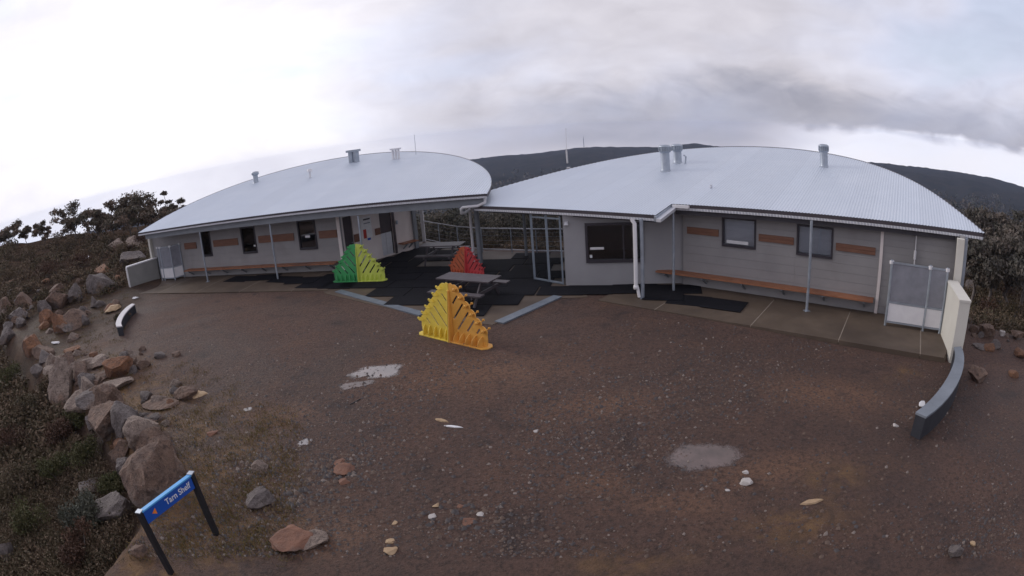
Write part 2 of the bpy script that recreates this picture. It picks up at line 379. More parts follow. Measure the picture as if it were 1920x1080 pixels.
material('grass_blade', (0.22, 0.135, 0.055), (0.15, 0.095, 0.042), rough=0.8, scale=1.5, tint=(0.12, 0.105, 0.036), spec=0.2)
material('bark', (0.20, 0.17, 0.155), (0.11, 0.09, 0.085), rough=0.85, scale=3, bump=0.4)
material('gum_leaf_grey', (0.100, 0.094, 0.078), (0.066, 0.062, 0.054), rough=0.7, scale=1.2, tint=(0.13, 0.105, 0.088), spec=0.2)
material('far_crown', (0.060, 0.062, 0.045), (0.036, 0.038, 0.030), rough=0.8, scale=0.05, tint=(0.115, 0.095, 0.075), spec=0.2)

# ------------------------------------------------------------------ mesh helpers
def V3(*a): return np.array(a, float)
class MB:
    def __init__(s): s.v = []; s.f = []; s.sm = []
    def add(s, verts, faces, smooth=False):
        o = len(s.v); s.v += [tuple(map(float, p)) for p in verts]
        s.f += [tuple(i + o for i in f) for f in faces]; s.sm += [smooth] * len(faces)
        return s
    def hexa(s, p):   # 8 points: bottom ring 0-3, top ring 4-7
        return s.add(p, [(0, 3, 2, 1), (4, 5, 6, 7), (0, 1, 5, 4), (1, 2, 6, 5), (2, 3, 7, 6), (3, 0, 4, 7)])
    def fbox(s, fr, s0, s1, d0, d1, z0, z1):
        q = [(s0, d0), (s1, d0), (s1, d1), (s0, d1)]
        return s.hexa([fr(a, b, z0) for a, b in q] + [fr(a, b, z1) for a, b in q])
    def box(s, x0, x1, y0, y1, z0, z1):
        q = [(x0, y0), (x1, y0), (x1, y1), (x0, y1)]
        return s.hexa([(a, b, z0) for a, b in q] + [(a, b, z1) for a, b in q])
    def beam(s, a, b, wd, ht):     # square bar from a to b
        a, b = np.array(a, float), np.array(b, float); t = b - a; t /= np.linalg.norm(t)
        ref = V3(0, 0, 1) if abs(t[2]) < 0.9 else V3(0, 1, 0)
        x = np.cross(t, ref); x /= np.linalg.norm(x); y = np.cross(x, t)
        q = [-x * wd / 2 - y * ht / 2, x * wd / 2 - y * ht / 2, x * wd / 2 + y * ht / 2, -x * wd / 2 + y * ht / 2]
        return s.hexa([a + k for k in q] + [b + k for k in q])
    def tube(s, pts, rad, seg=10, cap=True):
        pts = [np.array(p, float) for p in pts]; n = len(pts)
        rad = [rad] * n if np.isscalar(rad) else rad
        vs = []; fs = []; px = None
        for i, p in enumerate(pts):
            t = pts[min(i + 1, n - 1)] - pts[max(i - 1, 0)]; t /= np.linalg.norm(t) + 1e-9
            if px is None:
                ref = V3(0, 0, 1) if abs(t[2]) < 0.9 else V3(1, 0, 0); px = np.cross(t, ref)
            px = px - t * (px @ t); px /= np.linalg.norm(px) + 1e-9; py = np.cross(t, px)
            for k in range(seg):
                a = 2 * math.pi * k / seg; vs.append(p + rad[i] * (math.cos(a) * px + math.sin(a) * py))
        for i in range(n - 1):
            for k in range(seg):
                a, b = i * seg + k, i * seg + (k + 1) % seg; fs.append((a, b, b + seg, a + seg))
        s.add(vs, fs, True)
        if cap:
            s.add([vs[k] for k in range(seg)], [tuple(range(seg - 1, -1, -1))]); s.add(vs[-seg:], [tuple(range(seg))])
        return s
    def lathe(s, c, prof, seg=20):
        vs = []; fs = []
        for (r, z) in prof:
            for k in range(seg):
                a = 2 * math.pi * k / seg; vs.append((c[0] + r * math.cos(a), c[1] + r * math.sin(a), c[2] + z))
        for i in range(len(prof) - 1):
            for k in range(seg):
                a, b = i * seg + k, i * seg + (k + 1) % seg; fs.append((a, b, b + seg, a + seg))
        return s.add(vs, fs, True)
    def plate(s, loops, tf, thick):
        """2D outline with holes, extruded both ways by thick/2; tf maps (x, z, y) to a point"""
        tri = tessellate_polygon([[Vector((x, y, 0)) for x, y in l] for l in loops])
        flat = [p for l in loops for p in l]; n = len(flat)
        vs = [tf(x, y, -thick / 2) for x, y in flat] + [tf(x, y, thick / 2) for x, y in flat]
        fs = [tuple(t) for t in tri] + [tuple(i + n for i in reversed(t)) for t in tri]
        o = 0
        for l in loops:
            m = len(l)
            for i in range(m):
                a, b = o + i, o + (i + 1) % m; fs.append((a, b, b + n, a + n))
            o += m
        return s.add(vs, fs)
    def build(s, name, mat, parent=None, loc=None):
        me = bpy.data.meshes.new(name)
        base = np.array(parent['_b']) if parent is not None else np.array(loc if loc is not None else (0, 0, 0), float)
        me.from_pydata([tuple(np.array(p) - base) for p in s.v], [], s.f)
        me.polygons.foreach_set('use_smooth', s.sm)
        me.materials.append(MAT[mat]); me.update()
        o = bpy.data.objects.new(name, me); COL.objects.link(o)
        if parent is not None: o.parent = parent
        else: o.location = tuple(base)
        o['_b'] = tuple(base)
        return o
def tag(o, label, cat, group=None):
    o['label'] = label; o['category'] = cat
    if group: o['group'] = group
    return o
def thing(name, loc, label, cat, group=None):
    o = bpy.data.objects.new(name, None); o.location = tuple(map(float, loc)); COL.objects.link(o)
    o['_b'] = tuple(map(float, loc)); o.empty_display_size = 0.3
    return tag(o, label, cat, group)
def struct(o): o['kind'] = 'structure'; return o
def big_mesh(name, V, F, mats, mat_idx=None, tint=None, loc=(0, 0, 0), parent=None):
    """fast mesh from numpy arrays; F is (n,3) or (n,4)"""
    me = bpy.data.meshes.new(name); V = np.asarray(V, np.float32) - np.asarray(loc, np.float32); F = np.asarray(F, np.int32); k = F.shape[1]
    me.vertices.add(len(V)); me.vertices.foreach_set('co', V.ravel())
    me.loops.add(F.size); me.loops.foreach_set('vertex_index', F.ravel())
    me.polygons.add(len(F)); me.polygons.foreach_set('loop_start', np.arange(0, F.size, k, dtype=np.int32))
    for q in mats: me.materials.append(MAT[q])
    if mat_idx is not None: me.polygons.foreach_set('material_index', np.asarray(mat_idx, np.int32))
    if tint is not None:
        at_ = me.attributes.new('tint', 'FLOAT', 'FACE'); at_.data.foreach_set('value', np.asarray(tint, np.float32))
    me.update(); me.validate()
    o = bpy.data.objects.new(name, me); COL.objects.link(o)
    if parent is not None: o.parent = parent
    else: o.location = tuple(map(float, loc))
    o['_b'] = tuple(map(float, loc))
    return o
class Frame:
    def __init__(s, u, n): s.u = np.array(u, float); s.n = np.array(n, float)
    def __call__(s, a, d, z): p = s.u * a - s.n * d; return V3(p[0], p[1], z)
    def inv(s, p): return float(np.array(p[:2]) @ s.u), float(-(np.array(p[:2]) @ s.n))
def unit(v): v = np.array(v, float); return v / np.linalg.norm(v)
FR = Frame(unit((.743, -.669)), unit((-.669, -.743)))      # right wing: along the front, and out of it
FL = Frame(unit((.978, -.208)), unit((-.208, -.978)))      # left wing
FM = Frame((0.97777, -0.20970), (-0.20970, -0.97777))      # rendered middle wall
FD = Frame((0.676695, 0.736263), (0.736263, -0.676695))    # door wall in the breezeway
TAN = math.tan(R(10))
def zr(s, d): return 2.72 + (d - 15.6) * TAN               # right roof surface
def zl(s, d): return 3.0 + 0.009 * (s + 5) + (d - 19.6) * TAN

# ------------------------------------------------------------------ ground sheet
azs = np.radians(np.unique(np.concatenate([np.arange(-180, -100, 5.0), np.arange(-100, 100.01, 0.33), np.arange(105, 180.01, 5.0)])))
rs = np.concatenate([[0.0], np.geomspace(1.2, 3200, 215)])
A, RR = np.meshgrid(azs, rs)
gx, gy = RR * np.sin(A), RR * np.cos(A)
gz = height(gx, gy)
na, nr_ = len(azs), len(rs)
idx = np.arange(nr_ * na).reshape(nr_, na)
Fq = np.stack([idx[:-1, :-1], idx[:-1, 1:], idx[1:, 1:], idx[1:, :-1]], -1).reshape(-1, 4)
g = big_mesh('ground', np.stack([gx, gy, gz], -1).reshape(-1, 3), Fq[:, ::-1], ['ground'])
g.data.polygons.foreach_set('use_smooth', [True] * len(g.data.polygons))
ws = wall_side(gx, gy); azd = np.degrees(A)
scr = np.maximum(sstep(ws, 0.1, 1.0), np.maximum(sstep(RR, 26, 32), sstep(azd, 44, 50) * sstep(RR, 16.5, 19)))
trk = sstep(RR, 15, 17) * sstep(azd, 44, 48) * sstep(RR, 26, 22) * 0.0
rail_r = np.interp(azd, [-12, -6, 0, 6, 30], [28.6, 26.2, 24.6, 23.6, 23.6])
scr = np.maximum(scr, sstep(RR, rail_r, rail_r + 1) * (azd > -12) * (azd < 40))
scr = np.maximum(scr, .75 * sstep(-gx, 15.5, 18) * sstep(RR, 20, 22) * (ws > -9) * sstep(-azd, 38, 40))
scr = np.clip(scr - trk, 0, 1)
mos = sstep(ws, -4.2, -0.4) * (ws < 0.5) * (gx < 0) * (1 - .65 * sstep(-gx, 12, 16))
def patch(lst):
    o = np.zeros_like(gx)
    for px, py, rx, ry, an in lst:
        c = hit(px, py); ca, sa = math.cos(an), math.sin(an); dx, dy = gx - c[0], gy - c[1]
        o = np.maximum(o, np.exp(-(((dx * ca + dy * sa) / rx) ** 2 + ((-dx * sa + dy * ca) / ry) ** 2)))
    return o
mos = np.maximum(mos, patch([(1500, 985, .9, .5, 0), (1560, 900, .8, .4, 0), (1180, 1055, .8, .3, 0), (400, 990, 1.0, .8, 0), (1700, 700, .7, .3, 0)]) * .9)
rus = patch([(1130, 905, .55, .25, -.2), (1270, 945, .9, .28, -.35), (530, 780, .9, .5, .3), (900, 700, 2.2, 1.0, 0), (1450, 880, 1.2, .4, 0), (600, 1000, 1.0, .5, 0), (1560, 740, 1.6, .7, -.5), (1120, 760, 1.2, .5, 0)])
sto = patch([(1220, 720, 2.2, 1.5, -.4), (1400, 680, 2.0, 1.0, -.6), (420, 850, 1.4, 1.6, .5), (850, 970, 1.4, .7, 0), (1560, 980, 1.3, .6, 0), (500, 700, 2.5, 1.5, 0)])
for nm, val in (('scrub', scr), ('moss', mos), ('rust', rus), ('stony', sto), ('forest', sstep(RR, 70, 260))):
    a_ = g.data.attributes.new(nm, 'FLOAT', 'POINT'); a_.data.foreach_set('value', val.ravel().astype(np.float32))
struct(g)

# ------------------------------------------------------------------ paving
def path(name, loc): o = bpy.data.objects.new(name, None); o.location = loc; o['_b'] = tuple(loc); COL.objects.link(o); return struct(o)
def slab_panels(parent, fr, cuts, d0f, d1, z0, z1):
    for a, b in zip(cuts[:-1], cuts[1:]):
        m = MB(); m.hexa([fr(a + .008, d0f, z0), fr(b - .008, d0f, z0), fr(b - .008, d1, z0), fr(a + .008, d1, z0),
                          fr(a + .008, d0f, z1), fr(b - .008, d0f, z1), fr(b - .008, d1, z1), fr(a + .008, d1, z1)])
        m.build('slab_panel', 'concrete', parent)
        if a > cuts[0]: MB().fbox(fr, a - .012, a + .012, d0f + .002, d1 - .3, z1 - .05, z1 + .003).build('joint_strip', 'joint', parent)
pr = path('right_veranda_path', tuple(FR(-3, 15, 0)))
slab_panels(pr, FR, [-8.95, -7.0, -4.05, -1.5, 0.9], 13.72, 16.5, -0.30, 0.0)
MB().fbox(FR, .888, .912, 13.722, 16.2, -.05, .003).build('joint_strip', 'joint', pr)
m = MB(); m.hexa([FR(.908, 13.72, -.3), FR(1.75, 13.72, -.3), FR(2.2, 16.5, -.3), FR(.908, 16.5, -.3), FR(.908, 13.72, 0), FR(1.62, 13.72, 0), FR(2.2, 16.5, 0), FR(.908, 16.5, 0)]); m.build('slab_panel', 'concrete', pr)
pl = path('left_veranda_path', tuple(FL(-17, 19.5, 0)))
slab_panels(pl, FL, [-23.6, -21.0, -18.2, -15.4, -12.6, -10.9], 17.95, 21.0, -0.30, 0.0)
cy = MB()
yard = [(-6.9, 19.45), (-2.72, 16.0), (-0.62, 14.75), (1.35, 16.75), (2.3, 16.6), (2.2, 22.7), (.12, 23.85), (-1.15, 24.45), (-2.28, 25.5), (-3.28, 26.9), (-4.16, 28.1), (-5.0, 27.6), (-8.3, 22.4)]
cy.plate([yard], lambda x, y, t: V3(x, y, -0.165 + t), 0.30)
struct(cy.build('courtyard_paving', 'concrete', loc=(-2, 20, 0)))

# ------------------------------------------------------------------ roofs
def smooth_arc(pts, c):
    th = [math.atan2(p[1] - c[1], p[0] - c[0]) for p in pts]; rd = [math.hypot(p[0] - c[0], p[1] - c[1]) for p in pts]
    co = np.polyfit(th, rd, 6); t = np.linspace(max(th), min(th), 140)
    return np.array([(c[0] + np.polyval(co, a) * math.cos(a), c[1] + np.polyval(co, a) * math.sin(a)) for a in t])
R_ARC = smooth_arc([(2.72, 16.18), (2.05, 17.92), (1.13, 19.47), (0.08, 20.92), (-1.08, 22.23), (-2.33, 23.23), (-3.88, 23.92), (-5.41, 24.11), (-7.39, 23.97), (-9.1, 23.68), (-10.81, 22.73), (-12.63, 21.12), (-14.05, 19.12), (-14.77, 17.53), (-15.5, 16.3)], (-6.4, 15.9))
L_ARC = smooth_arc([(-23.69, 19.5), (-23.59, 21.34), (-23.27, 23.46), (-22.46, 25.16), (-21.28, 26.45), (-20.08, 27.7), (-18.64, 28.6), (-17.01, 29.1), (-15.32, 29.35), (-13.52, 29.21), (-11.68, 28.71), (-9.86, 27.89), (-7.97, 26.32), (-6.48, 24.56), (-5.44, 22.63), (-4.98, 21.11), (-4.79, 19.95), (-4.78, 19.5)], (-14.2, 19.5))
def r_front(s):
    if s < -14.6: return 16.35 + (14.5 - 16.35) * (s + 15.5) / 0.9
    if s < -7.365: return 14.5 + 0.1 * (s + 14.6) / 7.24
    return 15.68 + 0.5 * (s + 7.38) / 10.1
def l_front(s): return 19.5
def roof(fr, arc, front, zf, parent, pitch=0.1):
    arc = arc[np.argsort(arc[:, 0])]; s0, s1 = arc[0, 0], arc[-1, 0]
    n = int((s1 - s0) / pitch * 6); vs = []; fs = []
    ss = np.linspace(s0 + .004, s1 - .004, n)
    for i, s in enumerate(ss):
        f, b = front(s), float(np.interp(s, arc[:, 0], arc[:, 1])); b = max(b, f + .02)
        dz = 0.009 * math.sin(2 * math.pi * s / pitch)
        for d in (f, b): vs.append(fr(s, d, zf(s, d) + dz))
        if i:
            if abs(front(s) - front(ss[i - 1])) < 0.3: fs.append((2 * i - 2, 2 * i, 2 * i + 1, 2 * i - 1))
            else:
                # step in the eave: the sheet behind the step carries on
                k = len(vs); d = max(front(s), front(ss[i - 1])); vs_ = [fr(ss[i - 1], d, zf(ss[i - 1], d))]
                fs.append((2 * i - 2, 2 * i, 2 * i + 1, 2 * i - 1))
    m = MB(); m.add(vs, fs, True); o = m.build('roof', 'roof', parent)
    rt = random.Random(len(vs)); sh = [rt.uniform(0, .6) for _ in range(60)]      # every sheet weathers a little differently
    at_ = o.data.attributes.new('tint', 'FLOAT', 'FACE'); at_.data.foreach_set('value', np.array([.75 if (ss[i] - s0) % .8 < .03 else sh[int((ss[i] - s0) / .8)] for i in range(len(fs))], np.float32))
    # lining under the sheets
    m = MB(); vs = []; fs = []
    for i, s in enumerate(ss[::12]):
        f, b = front(s) + .05, float(np.interp(s, arc[:, 0], arc[:, 1])) - .06; b = max(b, f + .02)
        vs += [fr(s, f, zf(s, f) - .10), fr(s, b, zf(s, b) - .10)]
        if i: fs.append((2 * i - 2, 2 * i - 1, 2 * i + 1, 2 * i))
    m.add(vs, fs); m.build('soffit', 'soffit', parent)
    # curved edge flashing
    m = MB(); vs = []; fs = []
    for i, (s, d) in enumerate(arc):
        z = zf(s, d); vs += [fr(s, d, z + .02), fr(s, d, z - .13)]
        if i: fs.append((2 * i - 2, 2 * i, 2 * i + 1, 2 * i - 1))
    m.add(vs, fs, True); m.build('curved_edge_flashing', 'fascia', parent)
    return o
def eave(fr, a, b, parent, zoff=0.0, zf=None, hd=.085, hw=.07):
    """dark fascia and below it the pale corrugated drip strip"""
    (sa, da), (sb, db) = a, b
    za, zb = zf(sa, da) + zoff, zf(sb, db) + zoff
    m = MB(); m.hexa([fr(sa, da + .02, za - hd), fr(sb, db + .02, zb - hd), fr(sb, db + .06, zb - hd), fr(sa, da + .06, za - hd),
                      fr(sa, da + .02, za - .015), fr(sb, db + .02, zb - .015), fr(sb, db + .06, zb - .015), fr(sa, da + .06, za - .015)])
    m.build('fascia', 'fascia', parent)
    n = int(math.hypot(sb - sa, db - da) / 0.05); vs = []; fs = []
    for i in range(n + 1):
        t = i / n; s, d, z = sa + (sb - sa) * t, da + (db - da) * t, za + (zb - za) * t
        o = 0.012 * (1 if i % 2 else -1)
        vs += [fr(s, d + .012 + o, z - hd), fr(s, d + .012 + o, z - hd - hw)]
        if i: fs.append((2 * i - 2, 2 * i - 1, 2 * i + 1, 2 * i))
    MB().add(vs, fs).build('drip_strip', 'galv_pale', parent)

# ------------------------------------------------------------------ building pieces
def wall(parent, fr, s0, s1, d, z1f, openings, mat, thick=0.16, z0=-0.25, name='wall'):
    """wall with real openings; z1f gives the top height at s"""
    m = MB(); cs = sorted({s0, s1, *[q for o in openings for q in o[:2]]})
    for a, b in zip(cs[:-1], cs[1:]):
        ops = sorted([(o[2], o[3]) for o in openings if o[0] <= a + 1e-6 and o[1] >= b - 1e-6]); z = z0
        for lo, hi in ops:
            if lo > z + .001: m.fbox(fr, a, b, d, d + thick, z, lo)
            z = hi
        p = [fr(a, d, z), fr(b, d, z), fr(b, d + thick, z), fr(a, d + thick, z), fr(a, d, z1f(a)), fr(b, d, z1f(b)), fr(b, d + thick, z1f(b)), fr(a, d + thick, z1f(a))]
        m.hexa(p)
    return m.build(name, mat, parent)
def boards(wl, fr, s0, s1, d, zs, openings, mat, gap=.006, proud=.012, joints=()):
    """each cladding board a piece of its own, cut round the openings"""
    for z0, z1 in zip(zs[:-1], zs[1:]):
        cut = sorted([(o[0], o[1]) for o in openings if o[2] < z1 - .03 and o[3] > z0 + .03]); segs = []; a = s0
        for lo, hi in cut:
            if lo > a + .05: segs.append((a, lo))
            a = max(a, hi)
        if a < s1 - .05: segs.append((a, s1))
        for a, b in segs:
            cj = [a] + [j for j in joints if a + .1 < j < b - .1] + [b]
            for p, q in zip(cj[:-1], cj[1:]):
                MB().fbox(fr, p + .003, q - .003, d - proud, d - .001, z0 + gap / 2, z1 - gap / 2).build('cladding_board', mat, wl)
def window(parent, fr, s0, s1, z0, z1, d, blind=False, notice=None, fw_=.07, mull=()):
    f = MB(); e = .045
    f.fbox(fr, s0, s0 + fw_, d - e, d + .08, z0, z1); f.fbox(fr, s1 - fw_, s1, d - e, d + .08, z0, z1)
    f.fbox(fr, s0 + fw_, s1 - fw_, d - e, d + .08, z1 - fw_, z1); f.fbox(fr, s0 + fw_, s1 - fw_, d - e - .02, d + .08, z0, z0 + fw_ * 1.3)
    for q in mull: f.fbox(fr, q - .025, q + .025, d - e + .01, d + .07, z0 + fw_ * 1.3, z1 - fw_)
    w_ = f.build('window', 'window_frame', parent)
    MB().fbox(fr, s0 + fw_, s1 - fw_, d + .02, d + .028, z0 + fw_ * 1.3, z1 - fw_).build('pane', 'glass', w_)
    if blind: MB().fbox(fr, s0 + fw_, s1 - fw_, d + .085, d + .09, z0 + fw_ * 1.3, z1 - fw_).build('blind', 'blind', w_)
    if notice:
        a, b, c, e2 = notice; MB().fbox(fr, a, b, d + .008, d + .013, c, e2).build('notice', 'paper', w_)
    return w_
def panel(parent, fr, s0, s1, z0, z1, d):
    m = MB(); n = 2; h = (z1 - z0) / n
    p = None
    bb = MB().fbox(fr, s0, s1, d - .03, d - .004, z0, z1).build('timber_panel', 'timber', parent)
    for i in range(n): MB().fbox(fr, s0 + .004, s1 - .004, d - .046, d - .031, z0 + i * h + .006, z0 + (i + 1) * h - .006).build('plank', 'timber', bb)
def post(parent, p, z1, r=.045, mat='galv', z0=0.0, plate=True):
    m = MB(); m.tube([(p[0], p[1], z0), (p[0], p[1], z1)], r, 12)
    o = m.build('veranda_post', mat, parent)
    if plate: MB().box(p[0] - .09, p[0] + .09, p[1] - .09, p[1] + .09, z0, z0 + .012).build('base_plate', mat, o)
    return o
def vent(parent, p, r, h, kind='whirly'):
    m = MB(); m.lathe(p, [(r * 1.25, -.06), (r * 1.02, .05), (r, .06), (r, h - .2)], 20); m.lathe(p, [(r * 1.5, -.05), (r * 1.28, .0), (r, .03)], 20)
    o = m.build('roof_vent', 'galv', parent)
    if kind == 'whirly':
        c = MB(); c.lathe(p, [(0, h + .05), (r * .8, h + .04), (r * 1.28, h), (r * 1.34, h - .04)], 22)
        c.lathe(p, [(r * 1.34, h - .2), (r * 1.2, h - .25), (r, h - .26)], 22); c.lathe(p, [(r * 1.02, h - .26), (r * 1.02, h - .03)], 18)
        for k in range(16):
            a = 2 * math.pi * k / 16; x, y = math.cos(a), math.sin(a)
            c.beam((p[0] + x * r * 1.28, p[1] + y * r * 1.28, p[2] + h - .21), (p[0] + x * r * 1.28, p[1] + y * r * 1.28, p[2] + h - .03), .025, .025)
        c.build('vent_cap', 'galv', o)
    elif kind == 'cowl':
        c = MB(); c.lathe(p, [(0, h + .02), (r * 1.5, h - .02), (r * 1.5, h - .16), (r, h - .22)], 18); c.build('vent_cap', 'galv', o)
    return o
def bench(name, fr, s0, s1, d0, d1, z, label):
    t = thing(name, fr((s0 + s1) / 2, (d0 + d1) / 2, 0), label, 'bench')
    n = 2; wd = (d1 - d0) / n; L = s1 - s0; cuts = np.linspace(s0, s1, max(2, int(L / 3.2) + 1))
    for i in range(n):
        for a, b in zip(cuts[:-1], cuts[1:]):
            MB().fbox(fr, a + .002, b - .002, d0 + i * wd + .004, d0 + (i + 1) * wd - .004, z - .045, z).build('seat_plank', 'bench_timber', t)
    for s in np.linspace(s0 + .3, s1 - .3, max(2, int(L / 1.1))):
        m = MB(); m.fbox(fr, s - .03, s + .03, d0 + .04, d1 + .06, z - .10, z - .046)
        m.beam(fr(s, d0 + .12, z - .10), fr(s, d1 + .05, z - .34), .05, .05); m.build('bracket', 'beam', t)
    return t

# ================================================================== RIGHT WING
RB = thing('shelter_building', FR(-5, 19, 0), 'right shelter wing with round-backed pale corrugated roof and three capped roof vents', 'building')
roof(FR, R_ARC, r_front, zr, RB)
eave(FR, (-14.6, 14.5), (-7.38, 14.6), RB, zf=zr, hd=.11, hw=.075)
eave(FR, (-7.36, 15.68), (2.70, 16.16), RB, zf=zr, hd=.11, hw=.075)
def eave_beam(sa, da, sb, db, h0, h1):
    q = [(sa, da), (sb, db), (sb, db + .07), (sa, da + .07)]
    MB().hexa([FR(a, d, zr(0, d) - h1) for a, d in q] + [FR(a, d, zr(0, d) - h0) for a, d in q]).build('veranda_beam', 'soffit_dark', RB)
eave_beam(-7.30, 15.84, 1.75, 16.30, .13, .37); eave_beam(-14.2, 14.74, -7.45, 14.84, .13, .31)
# the return of the eave where it steps back
m = MB(); m.hexa([FR(-7.40, 14.52, zr(0, 14.5) - .16), FR(-7.33, 14.52, zr(0, 14.5) - .16), FR(-7.33, 15.72, zr(0, 15.7) - .16), FR(-7.40, 15.72, zr(0, 15.7) - .16),
                  FR(-7.40, 14.52, zr(0, 14.5) - .012), FR(-7.33, 14.52, zr(0, 14.5) - .012), FR(-7.33, 15.72, zr(0, 15.7) - .012), FR(-7.40, 15.72, zr(0, 15.7) - .012)]); m.build('step_fascia', 'galv', RB)
MB().hexa([FR(-7.33, 14.52, zr(0, 14.5) - .17), FR(-7.18, 14.52, zr(0, 14.5) - .17), FR(-7.18, 15.6, zr(0, 15.6) - .17), FR(-7.33, 15.6, zr(0, 15.6) - .17),
           FR(-7.33, 14.52, zr(0, 14.5) - .08), FR(-7.18, 14.52, zr(0, 14.5) - .08), FR(-7.18, 15.6, zr(0, 15.6) - .08), FR(-7.33, 15.6, zr(0, 15.6) - .08)]).build('step_gutter', 'galv_pale', RB)
MB().fbox(FR, -7.30, -6.75, 15.58, 15.69, zr(0, 15.7) - .10, zr(0, 15.7) - .02).build('gutter_end', 'white', RB)
Wd = 16.45
ops_r = [(-5.95, -4.80, 1.42, 2.34), (-3.45, -2.26, 1.42, 2.34)]
wr_ = wall(RB, FR, -7.33, 1.9, Wd, lambda s: zr(s, Wd) - .11, ops_r, 'cladding')
zs = np.linspace(0.02, 2.62, 11)
boards(wr_, FR, -7.28, -0.72, Wd, zs, ops_r, 'cladding', joints=(-3.48,))
boards(wr_, FR, -0.62, 1.85, Wd, np.linspace(0.02, 2.62, 14), [], 'cladding')
MB().fbox(FR, -0.72, -0.62, Wd - .05, Wd - .001, 0, 2.70).build('corner_trim', 'cream', RB)
for o, nt in zip(ops_r, ((-5.80, -5.06, 1.52, 1.62), None)): window(RB, FR, *o, Wd, blind=True, notice=nt, fw_=.055)
for a, b in ((-7.16, -6.06), (-4.70, -3.54), (-2.16, -0.86)): panel(RB, FR, a, b, 1.70, 1.92, Wd - .018)
# shower pipe on the end bay
sp = FR(0.45, Wd - .05, 0)
MB().tube([sp + V3(0, 0, 1.55), sp + V3(0, 0, 2.5)], .02, 8).tube([sp + V3(0, 0, 1.75), sp + V3(0, 0, 2.0)], .045, 8).build('wall_pipe', 'white', RB)
# corner column and end wall
MB().fbox(FR, 1.78, 2.02, 15.75, 15.95, -.25, 2.62).build('corner_column', 'cream_wall', RB)
MB().fbox(FR, 2.06, 2.16, 16.0, 16.14, -.25, 2.62).build('corner_column', 'galv', RB)
MB().fbox(FR, 1.9, 2.06, 15.95, 16.45, -.25, zr(0, 16.0) - .12).build('end_wall', 'cladding', RB)
# body behind: end and back walls
arcin = [(-6.4 + (s + 6.4) * .93, 15.9 + (d - 15.9) * .93) for s, d in R_ARC]
arcin = [p for p in arcin if p[1] > 17.0 and FR(*p, 0)[0] > 2.3]
m = MB(); vs = []; fs = []
for i, (s, d) in enumerate(arcin):
    vs += [FR(s, d, -2.5), FR(s, d, zr(s, d) - .11)]
    if i: fs.append((2 * i - 2, 2 * i - 1, 2 * i + 1, 2 * i))
m.add(vs, fs); m.build('back_wall', 'cladding', RB)
# rendered middle wall with the big window
Dm = 18.0436
ops_m = [(-1.34, 0.56, 0.74, 2.05)]
mzt = lambda s: zr(*FR.inv(FM(s, Dm, 0))) - .11
wm = wall(RB, FM, -2.04, 1.92, Dm, mzt, ops_m, 'render', name='rendered_wall')
window(RB, FM, *ops_m[0], Dm, notice=(-1.20, -0.75, 1.17, 1.25), fw_=.08, mull=(-0.1,))
MB().fbox(FM, -1.22, -1.14, Dm + .008, Dm + .012, .90, 1.0).build('sticker', 'paper', RB)
sl = FM(-2.04, Dm, 0); sl2 = V3(2.75, 24.6, 0)
m = MB(); k1, k2 = zr(*FR.inv(sl)) - .11, zr(*FR.inv(sl2)) - .11
m.hexa([sl + V3(0, .17, -.25), sl + V3(.16, .17, -.25), sl2 + V3(.16, 0, -1.5), sl2 + V3(0, 0, -1.5), V3(sl[0], sl[1] + .17, k1), V3(sl[0] + .16, sl[1] + .17, k1), V3(sl2[0] + .16, sl2[1], k2), V3(sl2[0], sl2[1], k2)]); m.build('side_wall', 'render', RB)
q = FM(-1.9, Dm, 2.12)
MB().fbox(FM, -1.98, -1.88, Dm - .10, Dm - .001, 2.05, 2.13).fbox(FM, -2.0, -1.86, Dm - .13, Dm - .02, 2.02, 2.05).build('wall_light', 'galv_pale', RB)
# veranda posts and the thick downpipe post
def topr(p): return zr(*FR.inv(p)) - .12
for p in (FR(-7.30, 15.64, 0), FR(-2.84, 15.64, 0)): post(RB, p, topr(p))
p = V3(3.9, 16.02, 0); post(RB, p, topr(p), r=.06)
p = V3(3.70, 16.05, 0)
MB().tube([p + V3(-.06, .06, 2.42), p + V3(-.05, .05, 2.36), p + V3(0, 0, 2.28), p + V3(0, 0, .45), p + V3(0, 0, .38)], .062, 12).build('downpipe', 'white', RB)
MB().lathe(p + V3(0, 0, .35), [(0, .07), (.075, .06), (.085, 0), (.075, -.06), (0, -.07)], 14).tube([p + V3(.09, -.05, .05), p + V3(.04, -.02, .35)], .05, 10).build('drain_fitting', 'white', RB)
p = V3(-1.17, 22.18, 0); post(RB, p, topr(p), r=.10, mat='beam')
p = V3(0.69, 22.79, 0); post(RB, p, topr(p), r=.06, mat='beam')
q0 = V3(-1.30, 21.2, 0)
MB().tube([(-.72, 20.25, 2.86), (-.72, 20.25, 2.66), (-1.0, 20.3, 2.54), (-1.55, 20.4, 2.52), (-1.62, 20.45, 2.46), (-1.62, 20.5, 2.30), (-1.52, 20.9, 2.24), (-1.42, 22.0, 2.2), (-1.42, 22.1, 2.1), (-1.42, 22.1, .1)], .055, 12).build('downpipe', 'white', RB)
